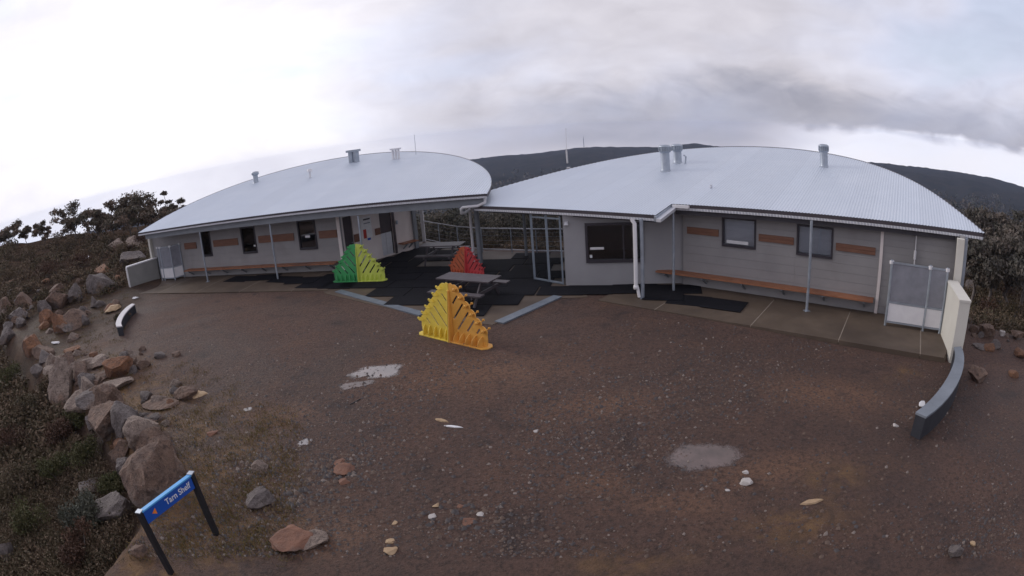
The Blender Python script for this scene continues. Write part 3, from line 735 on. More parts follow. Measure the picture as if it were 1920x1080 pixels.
# ridge of the fold across the roof and small roof details
for (s, d, r, h) in ((-9.33, 19.45, .175, .95), (-9.38, 20.72, .17, .72), (-3.38, 21.46, .16, .80)):
    vent(RB, FR(s, d, zr(s, d)), r, h)
MB().tube([FR(-9.0, 20.6, zr(0, 20.6)), FR(-8.95, 20.6, zr(0, 20.6) + .28), FR(-9.05, 20.6, zr(0, 20.6) + .34)], .035, 8).build('vent_stub', 'galv', RB)
MB().tube([FR(-6.75, 17.58, zr(0, 17.58)), FR(-6.75, 17.58, zr(0, 17.58) + .10)], .05, 8).build('vent_stub', 'galv_pale', RB)
tag(MB().tube([at_r(1064, 306, 33), at_r(1062, 282, 33)], .05, 8).tube([at_r(1062, 282, 33), at_r(1061, 240, 33)], .012, 6).build('aerial_mast', 'white', loc=at_r(1064, 306, 33)), 'thin white aerial mast rising behind the gap between the two roofs', 'mast')

bench('wall_bench', FR, -8.13, -0.78, 15.98, 16.42, 0.46, 'long reddish timber bench along the right wing under its two windows')

# ================================================================== LEFT WING
LB_ = thing('shelter_building', FL(-16, 24, 0), 'left shelter wing with half-round pale roof and a row of narrow dark windows', 'building')
roof(FL, L_ARC, l_front, zl, LB_)
eave(FL, (-23.66, 19.5), (-4.80, 19.5), LB_, zf=zl)
Ld = 20.93
ops_l = [(-20.04, -19.31, 1.0, 2.32), (-17.2, -16.28, 1.0, 2.26), (-13.8, -12.83, 1.0, 2.30)]
wl_ = wall(LB_, FL, -24.2, -11.62, Ld, lambda s: zl(s, Ld) - .11, ops_l, 'cladding')
boards(wl_, FL, -24.1, -11.75, Ld, np.linspace(0.02, 2.72, 11), ops_l, 'cladding', joints=(-18.2, -15.2))
MB().fbox(FL, -11.75, -11.60, Ld - .04, Ld - .001, 0, 2.75).build('corner_trim', 'cream', LB_)
for o, nt in zip(ops_l, (None, (-16.5, -16.38, 1.3, 1.38), (-13.45, -13.2, 1.52, 1.62))): window(LB_, FL, *o, Ld, notice=nt, fw_=.06)
for a, b in ((-21.36, -20.42), (-19.13, -17.43), (-16.11, -14.04), (-12.68, -11.77)): panel(LB_, FL, a, b, 1.45, 1.78, Ld - .018)
# beam over the posts, posts
MB().hexa([FL(-23.3, 19.72, 2.40), FL(-5.0, 19.72, 2.52), FL(-5.0, 19.86, 2.52), FL(-23.3, 19.86, 2.40), FL(-23.3, 19.72, 2.66), FL(-5.0, 19.72, 2.84), FL(-5.0, 19.86, 2.84), FL(-23.3, 19.86, 2.66)]).build('veranda_beam', 'beam', LB_)
for s in (-18.96, -14.51, -10.1): post(LB_, FL(s, 19.80, 0), 2.45)
MB().fbox(FL, -24.28, -24.12, 20.7, 20.95, -.25, 2.70).build('corner_column', 'cream_wall', LB_)
# door wall running back into the breezeway
s0d = 12.125
Dd = 21.018
ops_d = [(12.50, 12.98, -.2, 2.20), (14.45, 15.15, .05, 2.08)]
dzt = lambda s: zl(*FL.inv(FD(s, Dd, 0))) - .11
wd_ = wall(LB_, FD, s0d, 16.45, Dd, dzt, ops_d, 'cream', name='door_wall')
d1 = MB().fbox(FD, 12.52, 12.96, Dd + .04, Dd + .08, .0, 2.18).build('door', 'dark_door', LB_)
MB().fbox(FD, 12.52, 12.96, Dd + .036, Dd + .0395, .0, .85).build('kick_panel', 'cladding', d1)
MB().tube([FD(12.86, Dd + .0, 1.02), FD(12.90, Dd + .0, 1.02)], .02, 8).build('handle', 'galv', d1)
d2 = MB().fbox(FD, 14.47, 15.13, Dd + .04, Dd + .08, .06, 2.06).build('door', 'dark_door', LB_)
for a, b in ((14.47, 14.72), (14.735, 15.05)): MB().fbox(FD, a, b, Dd + .02, Dd + .036, .06, 1.08).build('door_leaf', 'galv_pale', d2)
MB().fbox(FD, 15.15, 15.28, Dd - .03, Dd - .001, .02, 2.12).build('door_jamb', 'dark_door', LB_)
for a, b, z0, z1 in ((12.99, 13.28, 1.0, 1.35), (14.14, 14.42, 1.08, 1.38)): panel(LB_, FD, a, b, z0, z1, Dd)
MB().fbox(FD, 13.42, 13.98, Dd - .02, Dd - .001, 1.05, 2.0).build('notice_board', 'paper', LB_)
for a, b, z0, z1, mt in ((13.50, 13.66, 1.06, 1.46, 'notice_red'), (13.56, 13.92, 1.86, 1.93, 'fascia'), (13.56, 13.92, 1.70, 1.74, 'beam')): MB().fbox(FD, a, b, Dd - .03, Dd - .021, z0, z1).build('notice', mt, LB_)
MB().fbox(FD, 13.70, 13.86, Dd - .03, Dd - .001, .95, 1.04).build('notice', 'sign_blue', LB_)
MB().fbox(FD, 15.36, 15.44, Dd - .06, Dd - .001, 1.35, 1.52).build('wall_box', 'galv', LB_)
bench('wall_bench', FD, 15.35, 16.28, Dd - .42, Dd - .02, .46, 'short timber bench on the cream wall inside the breezeway')
MB().fbox(FD, 16.3, 16.5, Dd - .12, Dd - .001, -.2, 2.5).build('corner_column', 'beam', LB_)
# back wall
arcin = [(-14.2 + (s + 14.2) * .93, 19.5 + (d - 19.5) * .93) for s, d in L_ARC]
arcin = [p for p in arcin if p[1] > 21.3 and FL(*p, 0)[0] < -4.9]
bk = V3(-5.0, 29.5, 0); ce = FD(16.45, Dd, 0); kb, kc = zl(*FL.inv(bk)) - .11, zl(*FL.inv(ce)) - .11
MB().hexa([ce + V3(0, 0, -.25), ce + V3(-.14, .05, -.25), bk + V3(-.14, .05, -2.5), bk + V3(0, 0, -2.5), V3(ce[0], ce[1], kc), V3(ce[0] - .14, ce[1] + .05, kc), V3(bk[0] - .14, bk[1] + .05, kb), V3(bk[0], bk[1], kb)]).build('side_wall', 'cladding', LB_)
m = MB(); vs = []; fs = []
for i, (s, d) in enumerate(arcin):
    vs += [FL(s, d, -2.5), FL(s, d, zl(s, d) - .11)]
    if i: fs.append((2 * i - 2, 2 * i - 1, 2 * i + 1, 2 * i))
m.add(vs, fs); m.build('back_wall', 'cladding', LB_)
# roof furniture
p = FL(-19.78, 26.13, zl(-19.78, 26.13)); vent(LB_, p, .15, .62, 'cowl')
m = MB()
p = FL(-15.42, 25.21, zl(-15.42, 25.21)); MB().tube([p, p + V3(0, 0, .30)], .05, 8).lathe(p, [(.13, .30), (.13, .44), (0, .46)], 10).build('roof_flue', 'white', LB_)
p = FL(-13.94, 27.54, zl(-13.94, 27.54)); u3 = np.append(FL.u, 0)
tv = MB()
for k in (-.17, .17): tv.tube([p + u3 * k - V3(0, 0, .05), p + u3 * k + V3(0, 0, .58)], .15, 14)
o = tv.build('twin_vent', 'galv', LB_); MB().hexa([p + u3 * a + np.append(FL.n, 0) * b + V3(0, 0, z) for z in (.56, .68) for a, b in ((-.36, .2), (.36, .2), (.36, -.2), (-.36, -.2))]).build('vent_cap', 'galv', o)
p = FL(-11.23, 27.0, zl(-11.23, 27.0)); tv = MB()
for k in (-.16, 0, .16): tv.tube([p + u3 * k - V3(0, 0, .05), p + u3 * k + V3(0, 0, .50)], .06, 10)
o = tv.build('triple_flue', 'white', LB_); MB().hexa([p + u3 * a + np.append(FL.n, 0) * b + V3(0, 0, z) for z in (.48, .56) for a, b in ((-.27, .13), (.27, .13), (.27, -.13), (-.27, -.13))]).build('vent_cap', 'white', o)
p = FL(-10.32, 27.5, zl(-10.32, 27.5)); MB().tube([p, p + V3(0, 0, 1.05)], .012, 6).build('aerial', 'galv', LB_)
bench('wall_bench', FL, -21.3, -11.85, 20.42, 20.88, 0.44, 'long reddish timber bench along the left wing under the narrow windows')

# ================================================================== walls, screens, rail
def wing_wall(a, b, th, z, label, mat, capm):
    a, b = np.array(a), np.array(b); t = unit(b - a); n = V3(t[1], -t[0], 0)[:2] * th
    o = thing('wing_wall', (*a, 0), label, 'wall')
    q = [a, a + n, b + n, b]
    MB().hexa([(*p, -.6) for p in q] + [(*p, z - .06) for p in q]).build('wall_face', mat, o)
    e = .015; t2 = t * e; n2 = unit(n) * e
    q = [a - t2 - n2, a + n - t2 + n2, b + n + t2 + n2, b + t2 - n2]
    MB().hexa([(*p, z - .058) for p in q] + [(*p, z) for p in q]).build('capping', capm, o)
    return o, a, n
wing_wall((10.57, 9.03), (11.60, 10.56), .34, 1.5, 'cream rendered wing wall with a flat cap at the right end of the path', 'cream_wall', 'cream_wall')
o, a, n = wing_wall((-20.07, 23.63), (-18.95, 25.25), -.26, 1.2, 'grey boarded wing wall with white cap at the left end of the path', 'block', 'white')
t = unit(np.array((-18.95, 25.25)) - np.array((-20.07, 23.63)))
q = [a - t * .05, a + n - t * .05, a + n - t * .004, a - t * .004]
MB().hexa([(*p, -.55) for p in q] + [(*p, 1.14) for p in q]).build('end_trim', 'white', o)
for k in range(5):
    nn = -unit(n) * .012
    p0, p1 = a + t * .02, np.array((-18.95, 25.25)) - t * .02
    z0, z1 = -.1 + k * .25, -.1 + (k + 1) * .25 - .012
    q = [p0 + nn, p1 + nn, p1 + nn * .08, p0 + nn * .08]
    MB().hexa([(*p, z0) for p in q] + [(*p, min(z1, 1.13)) for p in q]).build('cladding_board', 'block', o)

def screen_panel(parent, a, b, z0=.12, zm=.68, z1=1.78):
    a, b = np.array(a, float), np.array(b, float)
    t = unit((b - a)[:2]); n = np.array([t[1], -t[0]])
    A = lambda f, z, off=0: V3(*(a[:2] + (b - a)[:2] * f + n * off), z)
    for z in (z0, zm, z1): fr_ = MB().beam(A(0, z), A(1, z), .045, .045).build('screen_rail', 'galv', parent)
    fr_ = parent
    MB().hexa([A(.02, zm + .03, -.006), A(.98, zm + .03, -.006), A(.98, zm + .03, .006), A(.02, zm + .03, .006), A(.02, z1 - .03, -.006), A(.98, z1 - .03, -.006), A(.98, z1 - .03, .006), A(.02, z1 - .03, .006)]).build('perforated_sheet', 'perforated', fr_)
    MB().hexa([A(.03, z0 + .03, -.012), A(.97, z0 + .03, -.012), A(.97, z0 + .03, .012), A(.03, z0 + .03, .012), A(.03, zm - .03, -.012), A(.97, zm - .03, -.012), A(.97, zm - .03, .012), A(.03, zm - .03, .012)]).build('white_panel', 'white', fr_)
def screen(name, pts, label, h=1.85):
    o = thing(name, (*pts[1][:2], 0), label, 'screen')
    for p in pts:
        ps = MB().beam((p[0], p[1], 0), (p[0], p[1], h), .055, .055).build('screen_post', 'galv', o)
        MB().box(p[0] - .06, p[0] + .06, p[1] - .04, p[1] + .04, h - .11, h - .02).build('clamp', 'white', ps)
    for a, b in zip(pts[:-1], pts[1:]): screen_panel(o, a, b)
screen('washdown_screen', [FR(-.28, 15.46, 0), FR(.96, 15.48, 0), FR(1.52, 15.50, 0)], 'galvanised mesh screen with white lower panels at the far right of the right wing')
screen('washdown_screen', [FL(-23.15, 20.36, 0), FL(-22.85, 20.30, 0), FL(-22.02, 20.34, 0), FL(-21.75, 20.86, 0)], 'galvanised mesh screen with white lower panels at the far left of the left wing')

rail_pts = [(-4.16, 27.94), (-3.28, 26.76), (-2.28, 25.38), (-1.15, 24.38), (0.12, 23.75), (1.15, 23.2), (2.30, 22.75)]
ra = thing('deck_railing', (-1.15, 24.38, 0), 'galvanised pipe railing curving round the open back of the breezeway', 'railing')
dense = []
rp = np.array(rail_pts); tt = np.arange(len(rp)); 
for t in np.linspace(0, len(rp) - 1, 40): dense.append((float(np.interp(t, tt, rp[:, 0])), float(np.interp(t, tt, rp[:, 1]))))
MB().tube([(x, y, 1.02) for x, y in dense], .028, 8).build('top_rail', 'galv_pale', ra)
MB().tube([(x, y, .10) for x, y in dense], .025, 8).build('bottom_rail', 'galv_pale', ra)
for z in (.3, .5, .7, .86): MB().tube([(x, y, z) for x, y in dense], .004, 5).build('wire', 'galv', ra)
for x, y in rail_pts: MB().tube([(x, y, -.1), (x, y, 1.02)], .024, 8).build('rail_post', 'galv', ra)
MB().box(-4.28, -4.12, 27.86, 28.0, -.2, 2.75).build('end_column', 'white', ra)

gp = thing('glazed_partition', (1.2, 18.6, 0), 'blue-grey metal framed glass partition beside the rendered wall', 'partition')
pp = [(0.81, 19.06), (1.28, 18.58), (1.70, 18.20)]
for i, (x, y) in enumerate(pp): MB().beam((x, y, 0), (x, y, 2.28), .075 if i < 2 else .05, .075 if i < 2 else .05).build('mullion', 'frame_grey', gp)
for (x0, y0), (x1, y1) in zip(pp[:-1], pp[1:]):
    m = MB(); m.beam((x0, y0, .04), (x1, y1, .04), .05, .06); m.beam((x0, y0, 2.2), (x1, y1, 2.2), .05, .05); m.build('transom', 'frame_grey', gp)
    dx, dy = x1 - x0, y1 - y0; n = unit((dy, -dx)) * .004
    q = [(x0 + dx * .1 - n[0], y0 + dy * .1 - n[1]), (x0 + dx * .9 - n[0], y0 + dy * .9 - n[1]), (x0 + dx * .9 + n[0], y0 + dy * .9 + n[1]), (x0 + dx * .1 + n[0], y0 + dy * .1 + n[1])]
    MB().hexa([(*p, .075) for p in q] + [(*p, 2.17) for p in q]).build('pane', 'partition_glass', gp)

# curved low walls
def curved_wall(name, inner, outer, z, label, top, side):
    inner, outer = np.array(inner), np.array(outer); n = 14
    def spl(P):
        t = np.linspace(0, 1, len(P)); co = [np.polyfit(t, P[:, k], 3) for k in (0, 1)]; u = np.linspace(0, 1, n)
        return np.stack([np.polyval(c, u) for c in co], -1)
    a, b = spl(inner), spl(outer)
    o = thing(name, (*a[n // 2], 0), label, 'low wall')
    def strip(z0, z1, e):
        m = MB(); vs = []; fs = []
        for i in range(n):
            w_ = (b[i] - a[i]) * e
            vs += [(*(a[i] - w_), z0), (*(b[i] + w_), z0), (*(b[i] + w_), z1), (*(a[i] - w_), z1)]
            if i:
                k = 4 * i
                fs += [(k - 4, k - 3, k + 1, k), (k - 3, k - 2, k + 2, k + 1), (k - 2, k - 1, k + 3, k + 2), (k - 1, k - 4, k, k + 3)]
        fs += [(0, 3, 2, 1), (4 * n - 4, 4 * n - 3, 4 * n - 2, 4 * n - 1)]
        return m.add(vs, fs)
    strip(-.5, z - .045, 0.0).build('wall_side', side, o); strip(z - .043, z, .06).build('wall_top', top, o)
curved_wall('curved_low_wall', [(7.10, 6.66), (8.10, 7.08), (9.10, 7.66), (9.92, 8.28), (10.40, 8.80)], [(7.20, 6.44), (8.28, 6.86), (9.34, 7.48), (10.12, 8.14), (10.64, 8.76)], .40, 'dark curved low wall with blue-grey top at the right end wall', 'kerb_top', 'kerb_dark')
curved_wall('curved_low_wall', [(-14.80, 15.91), (-15.49, 16.76), (-16.16, 18.04), (-16.40, 19.12)], [(-14.52, 15.94), (-15.17, 16.71), (-15.78, 17.85), (-16.14, 19.02)], .33, 'dark curved low wall with whitish top near the left rock pile', 'kerb_white', 'kerb_dark')

# steel edging strips of the courtyard
def edge_strip(a, b, wd, label):
    a, b = np.array(a), np.array(b); t = unit(b - a); n = np.array([t[1], -t[0]]) * wd
    q = [a, a + n, b + n, b]
    o = MB().hexa([(*p, -.20) for p in q] + [(*p, .012) for p in q]).build('edging_strip', 'steel_edge', loc=(*((a + b) / 2), 0))
    tag(o, label, 'edging')
edge_strip((-6.30, 19.70), (-2.62, 16.22), .30, 'blue-grey metal edging strip on the left front of the courtyard below the green rack')
edge_strip((-0.55, 14.98), (1.28, 17.02), .32, 'blue-grey metal edging strip on the right front of the courtyard towards the window')

# ------------------------------------------------------------------ rubber mats
um = unit((.973, -.23)); vm = np.array([-um[1], um[0]])
def inside(p, poly):
    c = False; n = len(poly)
    for i in range(n):
        (x1, y1), (x2, y2) = poly[i], poly[(i + 1) % n]
        if (y1 > p[1]) != (y2 > p[1]) and p[0] < (x2 - x1) * (p[1] - y1) / (y2 - y1) + x1: c = not c
    return c
mat_me = None
def mat_mesh(wx, wy):
    m = MB(); b = .012; h = .014
    o_ = [(-wx / 2, -wy / 2), (wx / 2, -wy / 2), (wx / 2, wy / 2), (-wx / 2, wy / 2)]; i_ = [(x * (1 - 2 * b / wx), y * (1 - 2 * b / wy)) for x, y in o_]
    m.add([(x, y, 0) for x, y in o_] + [(x, y, h * .6) for x, y in o_] + [(x, y, h) for x, y in i_],
          [(3, 2, 1, 0), (8, 9, 10, 11)] + [(k, (k + 1) % 4, 4 + (k + 1) % 4, 4 + k) for k in range(4)] + [(4 + k, 4 + (k + 1) % 4, 8 + (k + 1) % 4, 8 + k) for k in range(4)])
    me = bpy.data.meshes.new('rubber_mat'); me.from_pydata(m.v, [], m.f); me.materials.append(MAT['mat_rubber']); return me
MM = mat_mesh(1.48, .98)
ORD = ['first', 'second', 'third', 'fourth', 'fifth', 'sixth', 'seventh', 'eighth', 'ninth', 'tenth']
court = [(-6.0, 19.6), (-5.1, 18.75), (-4.4, 18.15), (-2.5, 16.5), (-.75, 15.25), (1.0, 17.15), (2.1, 17.4), (1.9, 22.3), (.1, 23.4), (-1.6, 24.2), (-3.0, 25.4), (-4.1, 26.3), (-7.0, 23.4), (-7.2, 21)]
holes = [[(-3.6, 22.0), (-2.0, 22.0), (-1.9, 23.0), (-3.6, 23.2)], [(-1.1, 22.4), (0.3, 22.2), (0.0, 23.2), (-1.2, 23.6)]]
rr_ = random.Random(5)
rows = {}
for j in range(14):
    for i in range(-2, 9):
        off = 0.35 * ((j * 7) % 3)
        c = np.array([-7.0, 15.4]) + um * (i * 1.50 + off) + vm * (j * 1.0)
        if inside(c, court) and not any(inside(c, h_) for h_ in holes): rows.setdefault(j, []).append(c)
nrow = len(rows)
for rk, (j, cs) in enumerate(sorted(rows.items())):
    cs.sort(key=lambda c: c[0])
    for k, c in enumerate(cs):
        o = bpy.data.objects.new('rubber_mat', MM); COL.objects.link(o)
        o.location = (c[0] + rr_.uniform(-.03, .03), c[1] + rr_.uniform(-.03, .03), .002 + .002 * ((j + k) % 2))
        o.rotation_euler = (0, 0, math.atan2(um[1], um[0]) + R(rr_.uniform(-.8, .8)))
        tag(o, f'black rubber mat in the courtyard, {ORD[rk]} row from the front, {ORD[k]} from the left', 'mat', 'black rubber mats of the courtyard')
def loose_mat(c, ang, label, k, sx=1.0):
    o = bpy.data.objects.new('rubber_mat', MM); COL.objects.link(o); o.location = (c[0], c[1], .004 + .0165 * k); o.rotation_euler = (0, 0, R(ang)); o.scale = (sx, 1, 1)
    tag(o, label, 'mat', 'loose rubber mats on the verandas')
al = math.degrees(math.atan2(FL.u[1], FL.u[0])); arr = math.degrees(math.atan2(FR.u[1], FR.u[0]))
for i, (s, d, k) in enumerate(((-17.0, 20.05, 0), (-15.5, 20.1, 1), (-14.1, 19.7, 0), (-12.9, 19.4, 1), (-11.5, 19.8, 0), (-10.1, 19.6, 1), (-9.9, 18.7, 0), (-11.9, 18.75, 0))):
    loose_mat(FL(s, d, 0), al + (-6, 4, -9, 3, -4, 2, 5, -3)[i], f'black rubber mat before the left wing bench, {ORD[i]} along from the left end', k)
mm_a = math.degrees(math.atan2(FM.u[1], FM.u[0]))
for i, (s, dd_, k) in enumerate(((-.9, .62, 0), (.55, .62, 1), (1.95, .70, 0))): loose_mat(FM(s - .3, Dm - dd_, 0), mm_a + (-2, 1, -4)[i], f'black rubber mat under the big window, {ORD[i]} from the glass partition', k)
for i, (s, d, k) in enumerate(((-7.35, 15.0, 1), (-6.45, 14.95, 0), (-5.3, 15.0, 1))): loose_mat(FR(s, d, 0), arr + (22, 10, 3)[i], f'black rubber mat before the right wing bench, {ORD[i]} from its left end', k, .85)

# ------------------------------------------------------------------ ski racks
def rack(base, ang, sc, c1, c2, label, side=1):
    """free-standing triangular ski rack: two scalloped half panels, a central fin, base plate, tail cups and hooks"""
    o = thing('ski_rack', base, label, 'ski rack', 'coloured triangular ski racks')
    ca, sa = math.cos(ang), math.sin(ang); b = np.array(base, float)
    def tf(x, z, y): x, y, z = x * sc, y * sc, z * sc; return b + V3(ca * x - sa * y, sa * x + ca * y, z)
    for sgn, mt in ((-1, c1), (1, c2)):
        outl = [(.015, .0), (1.12, .0), (1.16, .10)]
        P0, P1 = np.array([1.16, .34]), np.array([.16, 1.50]); n = 6; dv = (P1 - P0) / n; nv = unit((dv[1], -dv[0]))
        outl += [(1.17, .22)]
        lob = []
        for k in range(n):
            for q in range(7):
                a = q / 7 * math.pi
                c = P0 + dv * (k + .5); rr = np.linalg.norm(dv) / 2
                p = c - unit(dv) * math.cos(a) * rr + nv * math.sin(a) * rr * .62
                outl.append((float(p[0]), float(p[1])))
            lob.append(P0 + dv * (k + .5) + nv * rr * .58)
        outl += [(.14, 1.50), (.08, 1.54), (.015, 1.52)]
        holes = []
        for k in range(5):                              # slanting slots
            c = P0 + dv * (k + .9) - nv * .10
            L = (.16, .46, .70, .62, .40, .2)[k]; wd = .027
            dirn = unit((-.62, -.78))
            e = c + dirn * L
            if e[0] < .10: e = c + dirn * ((c[0] - .10) / -dirn[0])
            if e[1] < .33: e = c + dirn * min(np.linalg.norm(e - c), max(.06, (c[1] - .33) / -dirn[1]))
            t = unit(e - c); nn = np.array([-t[1], t[0]]) * wd
            loop = [tuple(c + nn * math.cos(a) - t * wd * math.sin(a)) for a in np.linspace(0, math.pi, 6)] + [tuple(e - nn * math.cos(a) + t * wd * math.sin(a)) for a in np.linspace(0, math.pi, 6)]
            holes.append(loop)
        S = lambda l: [(sgn * x, z) for x, z in l]
        pn = MB().plate([S(outl)] + [S(h_) for h_ in holes], lambda x, z, y: tf(x, z, y), .028).build('half_panel', mt, o)
        # vertical spine fin of this half
        MB().plate([[(.02, 0), (.22, 0), (.16, .5), (.06, 1.34), (.02, 1.36)]], lambda x, z, y: tf(sgn * .022 + y, z, -side * x), .024).build('spine_fin', mt, o)
        # base plate with chamfered end
        MB().plate([S([(.0, -.20), (1.12, -.20), (1.24, -.08), (1.24, .08), (1.12, .20), (.0, .20)])], lambda x, z, y: tf(x, .012 + y, z), .022).build('base_plate', mt, o)
        for k in range(5):                              # petal shaped tail cups along the foot
            x0 = .20 + k * .205
            for sd in (-1, 1):
                prof = [(0, 0), (.16, 0), (.165, .07), (.14, .15), (.09, .215), (.03, .25), (0, .255)]
                MB().plate([prof], lambda x, z, y, x0=x0, sd=sd: tf(sgn * (x0 + y - .05 * (x / .16) ** 2), .02 + z, sd * (x + .016)), .016).build('tail_cup', mt, pn)
        for k, p in enumerate(lob):                     # arm and knob on every lobe
            for sd in (-1, 1):
                c = p - nv * .05
                m = MB(); m.plate([[(-.07, 0), (.06, 0), (.06, .10), (.03, .15), (-.03, .13)]], lambda x, z, y, c=c, sd=sd: tf(sgn * (c[0] + nv[0] * x + y * dv[0]), c[1] - .03 + nv[1] * x + y * dv[1], sd * (z + .016)), .05)
                m.tube([tf(sgn * (c[0] + nv[0] * .02), c[1] + nv[1] * .02, sd * .12), tf(sgn * (c[0] + nv[0] * .085), c[1] + nv[1] * .03, sd * .13)], [.024 * sc, .032 * sc], 8)
                m.build('hook', mt, pn)
    return o
rack((-1.60, 13.84, hz(-1.6, 13.84)), math.atan2(-.80, 1.0), 1.0, 'rack_yellow', 'rack_amber', 'yellow and amber triangular ski rack standing on the gravel')
rack((-5.84, 20.80, .016), math.atan2(-.20, 1.0), .95, 'rack_green', 'rack_lime', 'green and lime triangular ski rack on the mats')
rack((-1.60, 20.35, .016), math.atan2(-.78, 1.0), .70, 'rack_orange', 'rack_red', 'smaller orange and red triangular ski rack behind the front picnic table')

# ------------------------------------------------------------------ picnic tables
def picnic(c, ang, L, label):
    o = thing('picnic_table', (*c, 0), label, 'picnic table')
    u = np.array([math.cos(ang), math.sin(ang)]); v = np.array([-u[1], u[0]])
    fr = lambda a, d, z: V3(c[0] + u[0] * a + v[0] * d, c[1] + u[1] * a + v[1] * d, z)
    for k in range(5): MB().fbox(fr, -L / 2, L / 2, -.40 + k * .16 + .003, -.40 + (k + 1) * .16 - .003, .71, .75).build('top_plank', 'grey_timber', o)
    for sd in (-1, 1):
        for k in range(2): MB().fbox(fr, -L / 2, L / 2, sd * .78 - .14 + k * .14 + .003, sd * .78 - .14 + (k + 1) * .14 - .003, .41, .45).build('seat_plank', 'grey_timber', o)
    for e in (-1, 1):
        x = e * (L / 2 - .35)
        m = MB()
        for sd in (-1, 1): m.beam(fr(x, sd * .75, .02), fr(x, sd * .22, .71), .045, .09)
        m.beam(fr(x + .05, -.92, .37), fr(x + .05, .92, .37), .045, .09); m.beam(fr(x + .05, -.38, .68), fr(x + .05, .38, .68), .045, .07); m.build('trestle', 'grey_timber', o)
picnic((-1.34, 17.22), math.atan2(-.55, .95), 1.95, 'weathered grey picnic table in front of the red rack')
picnic((-2.72, 22.95), math.atan2(-.28, 1.0), 1.8, 'weathered grey picnic table at the back by the railing')

# ------------------------------------------------------------------ trail sign
sR, sL = V3(-4.82, 5.78, 0), at(262, 962, 1.12); sL[2] = 0
zt = 1.14
sg = thing('trail_sign', (sR + sL) / 2, 'blue Tarn Shelf trail sign with orange arrow on two black posts', 'sign')
su = unit((sR - sL)[:2]); sn_ = np.array([su[1], -su[0]])
for p in (sL, sR):
    ps = MB().beam((p[0], p[1], -.25), (p[0], p[1], zt), .085, .085).build('sign_post', 'sign_post', sg)
    MB().box(p[0] - .05, p[0] + .05, p[1] - .05, p[1] + .05, zt + .001, zt + .016).build('post_cap', 'galv', ps)
FS = Frame(su, sn_)
a0, d0 = FS.inv(sL); a1, _ = FS.inv(sR)
MB().fbox(FS, a0 + .045, a1 - .045, d0 - .035, d0 + .02, zt - .225, zt - .022).build('board', 'sign_blue', sg)
MB().fbox(FS, a0 + .03, a1 - .03, d0 - .045, d0 + .03, zt - .02, zt + .004).build('top_cap', 'sign_cap', sg)
def lettering(txt, size, s, z, mat, parent):
    cu = bpy.data.curves.new('lettering', 'FONT'); cu.body = txt; cu.size = size; cu.extrude = .001; cu.offset = .0016
    to = bpy.data.objects.new('lettering_tmp', cu); COL.objects.link(to)
    dg = bpy.context.evaluated_depsgraph_get(); me = bpy.data.meshes.new_from_object(to.evaluated_get(dg))
    bpy.data.objects.remove(to); bpy.data.curves.remove(cu)
    xs = [v.co.x for v in me.vertices]
    o = bpy.data.objects.new('lettering', me); COL.objects.link(o); o.parent = parent
    p = FS(s, d0 - .0375, z) - np.array(parent['_b'])
    o.matrix_local = Matrix(((su[0], 0, sn_[0], p[0]), (su[1], 0, sn_[1], p[1]), (0, 1, 0, p[2]), (0, 0, 0, 1)))
    me.materials.clear(); me.materials.append(MAT[mat]); return max(xs)
W_ = a1 - a0
lettering('Tarn Shelf', .135, a0 + W_ * .42, zt - .16, 'sign_white', sg)
MB().plate([[(0, 0), (.085, .05), (.085, -.05)]], lambda x, z, y: FS(a0 + W_ * .16 + x, d0 - .037 + y, zt - .125 + z), .003).build('arrow', 'sign_orange', sg)

# ------------------------------------------------------------------ rocks
def rock_data(seed, cuts=13, sub=4, rough=.11):
    import bmesh
    r = np.random.default_rng(seed); bm = bmesh.new(); bmesh.ops.create_icosphere(bm, subdivisions=sub, radius=1)
    P = np.array([v.co[:] for v in bm.verts])
    for _ in range(cuts):
        n = r.normal(size=3); n /= np.linalg.norm(n); d = r.uniform(.42, .78); k = P @ n; over = np.maximum(k - d, 0); P = P - over[:, None] * n * .97
    f = np.zeros(len(P))
    for k in range(1, 7):
        w_ = r.normal(size=(3, 3)) * 1.9 * k; f += np.prod(np.sin(P @ w_ + r.uniform(0, 6, 3)), axis=1) / k
    P = P * (1 + rough * f[:, None])
    for v, p in zip(bm.verts, P): v.co = p
    me = bpy.data.meshes.new('rock'); bm.to_mesh(me); bm.free()
    return me
ORDX = ['first', 'second', 'third', 'fourth', 'fifth', 'sixth', 'seventh', 'eighth', 'ninth', 'tenth', 'eleventh', 'twelfth', 'thirteenth', 'fourteenth', 'fifteenth', 'sixteenth', 'seventeenth', 'eighteenth', 'nineteenth', 'twentieth', 'twenty-first', 'twenty-second', 'twenty-third', 'twenty-fourth']
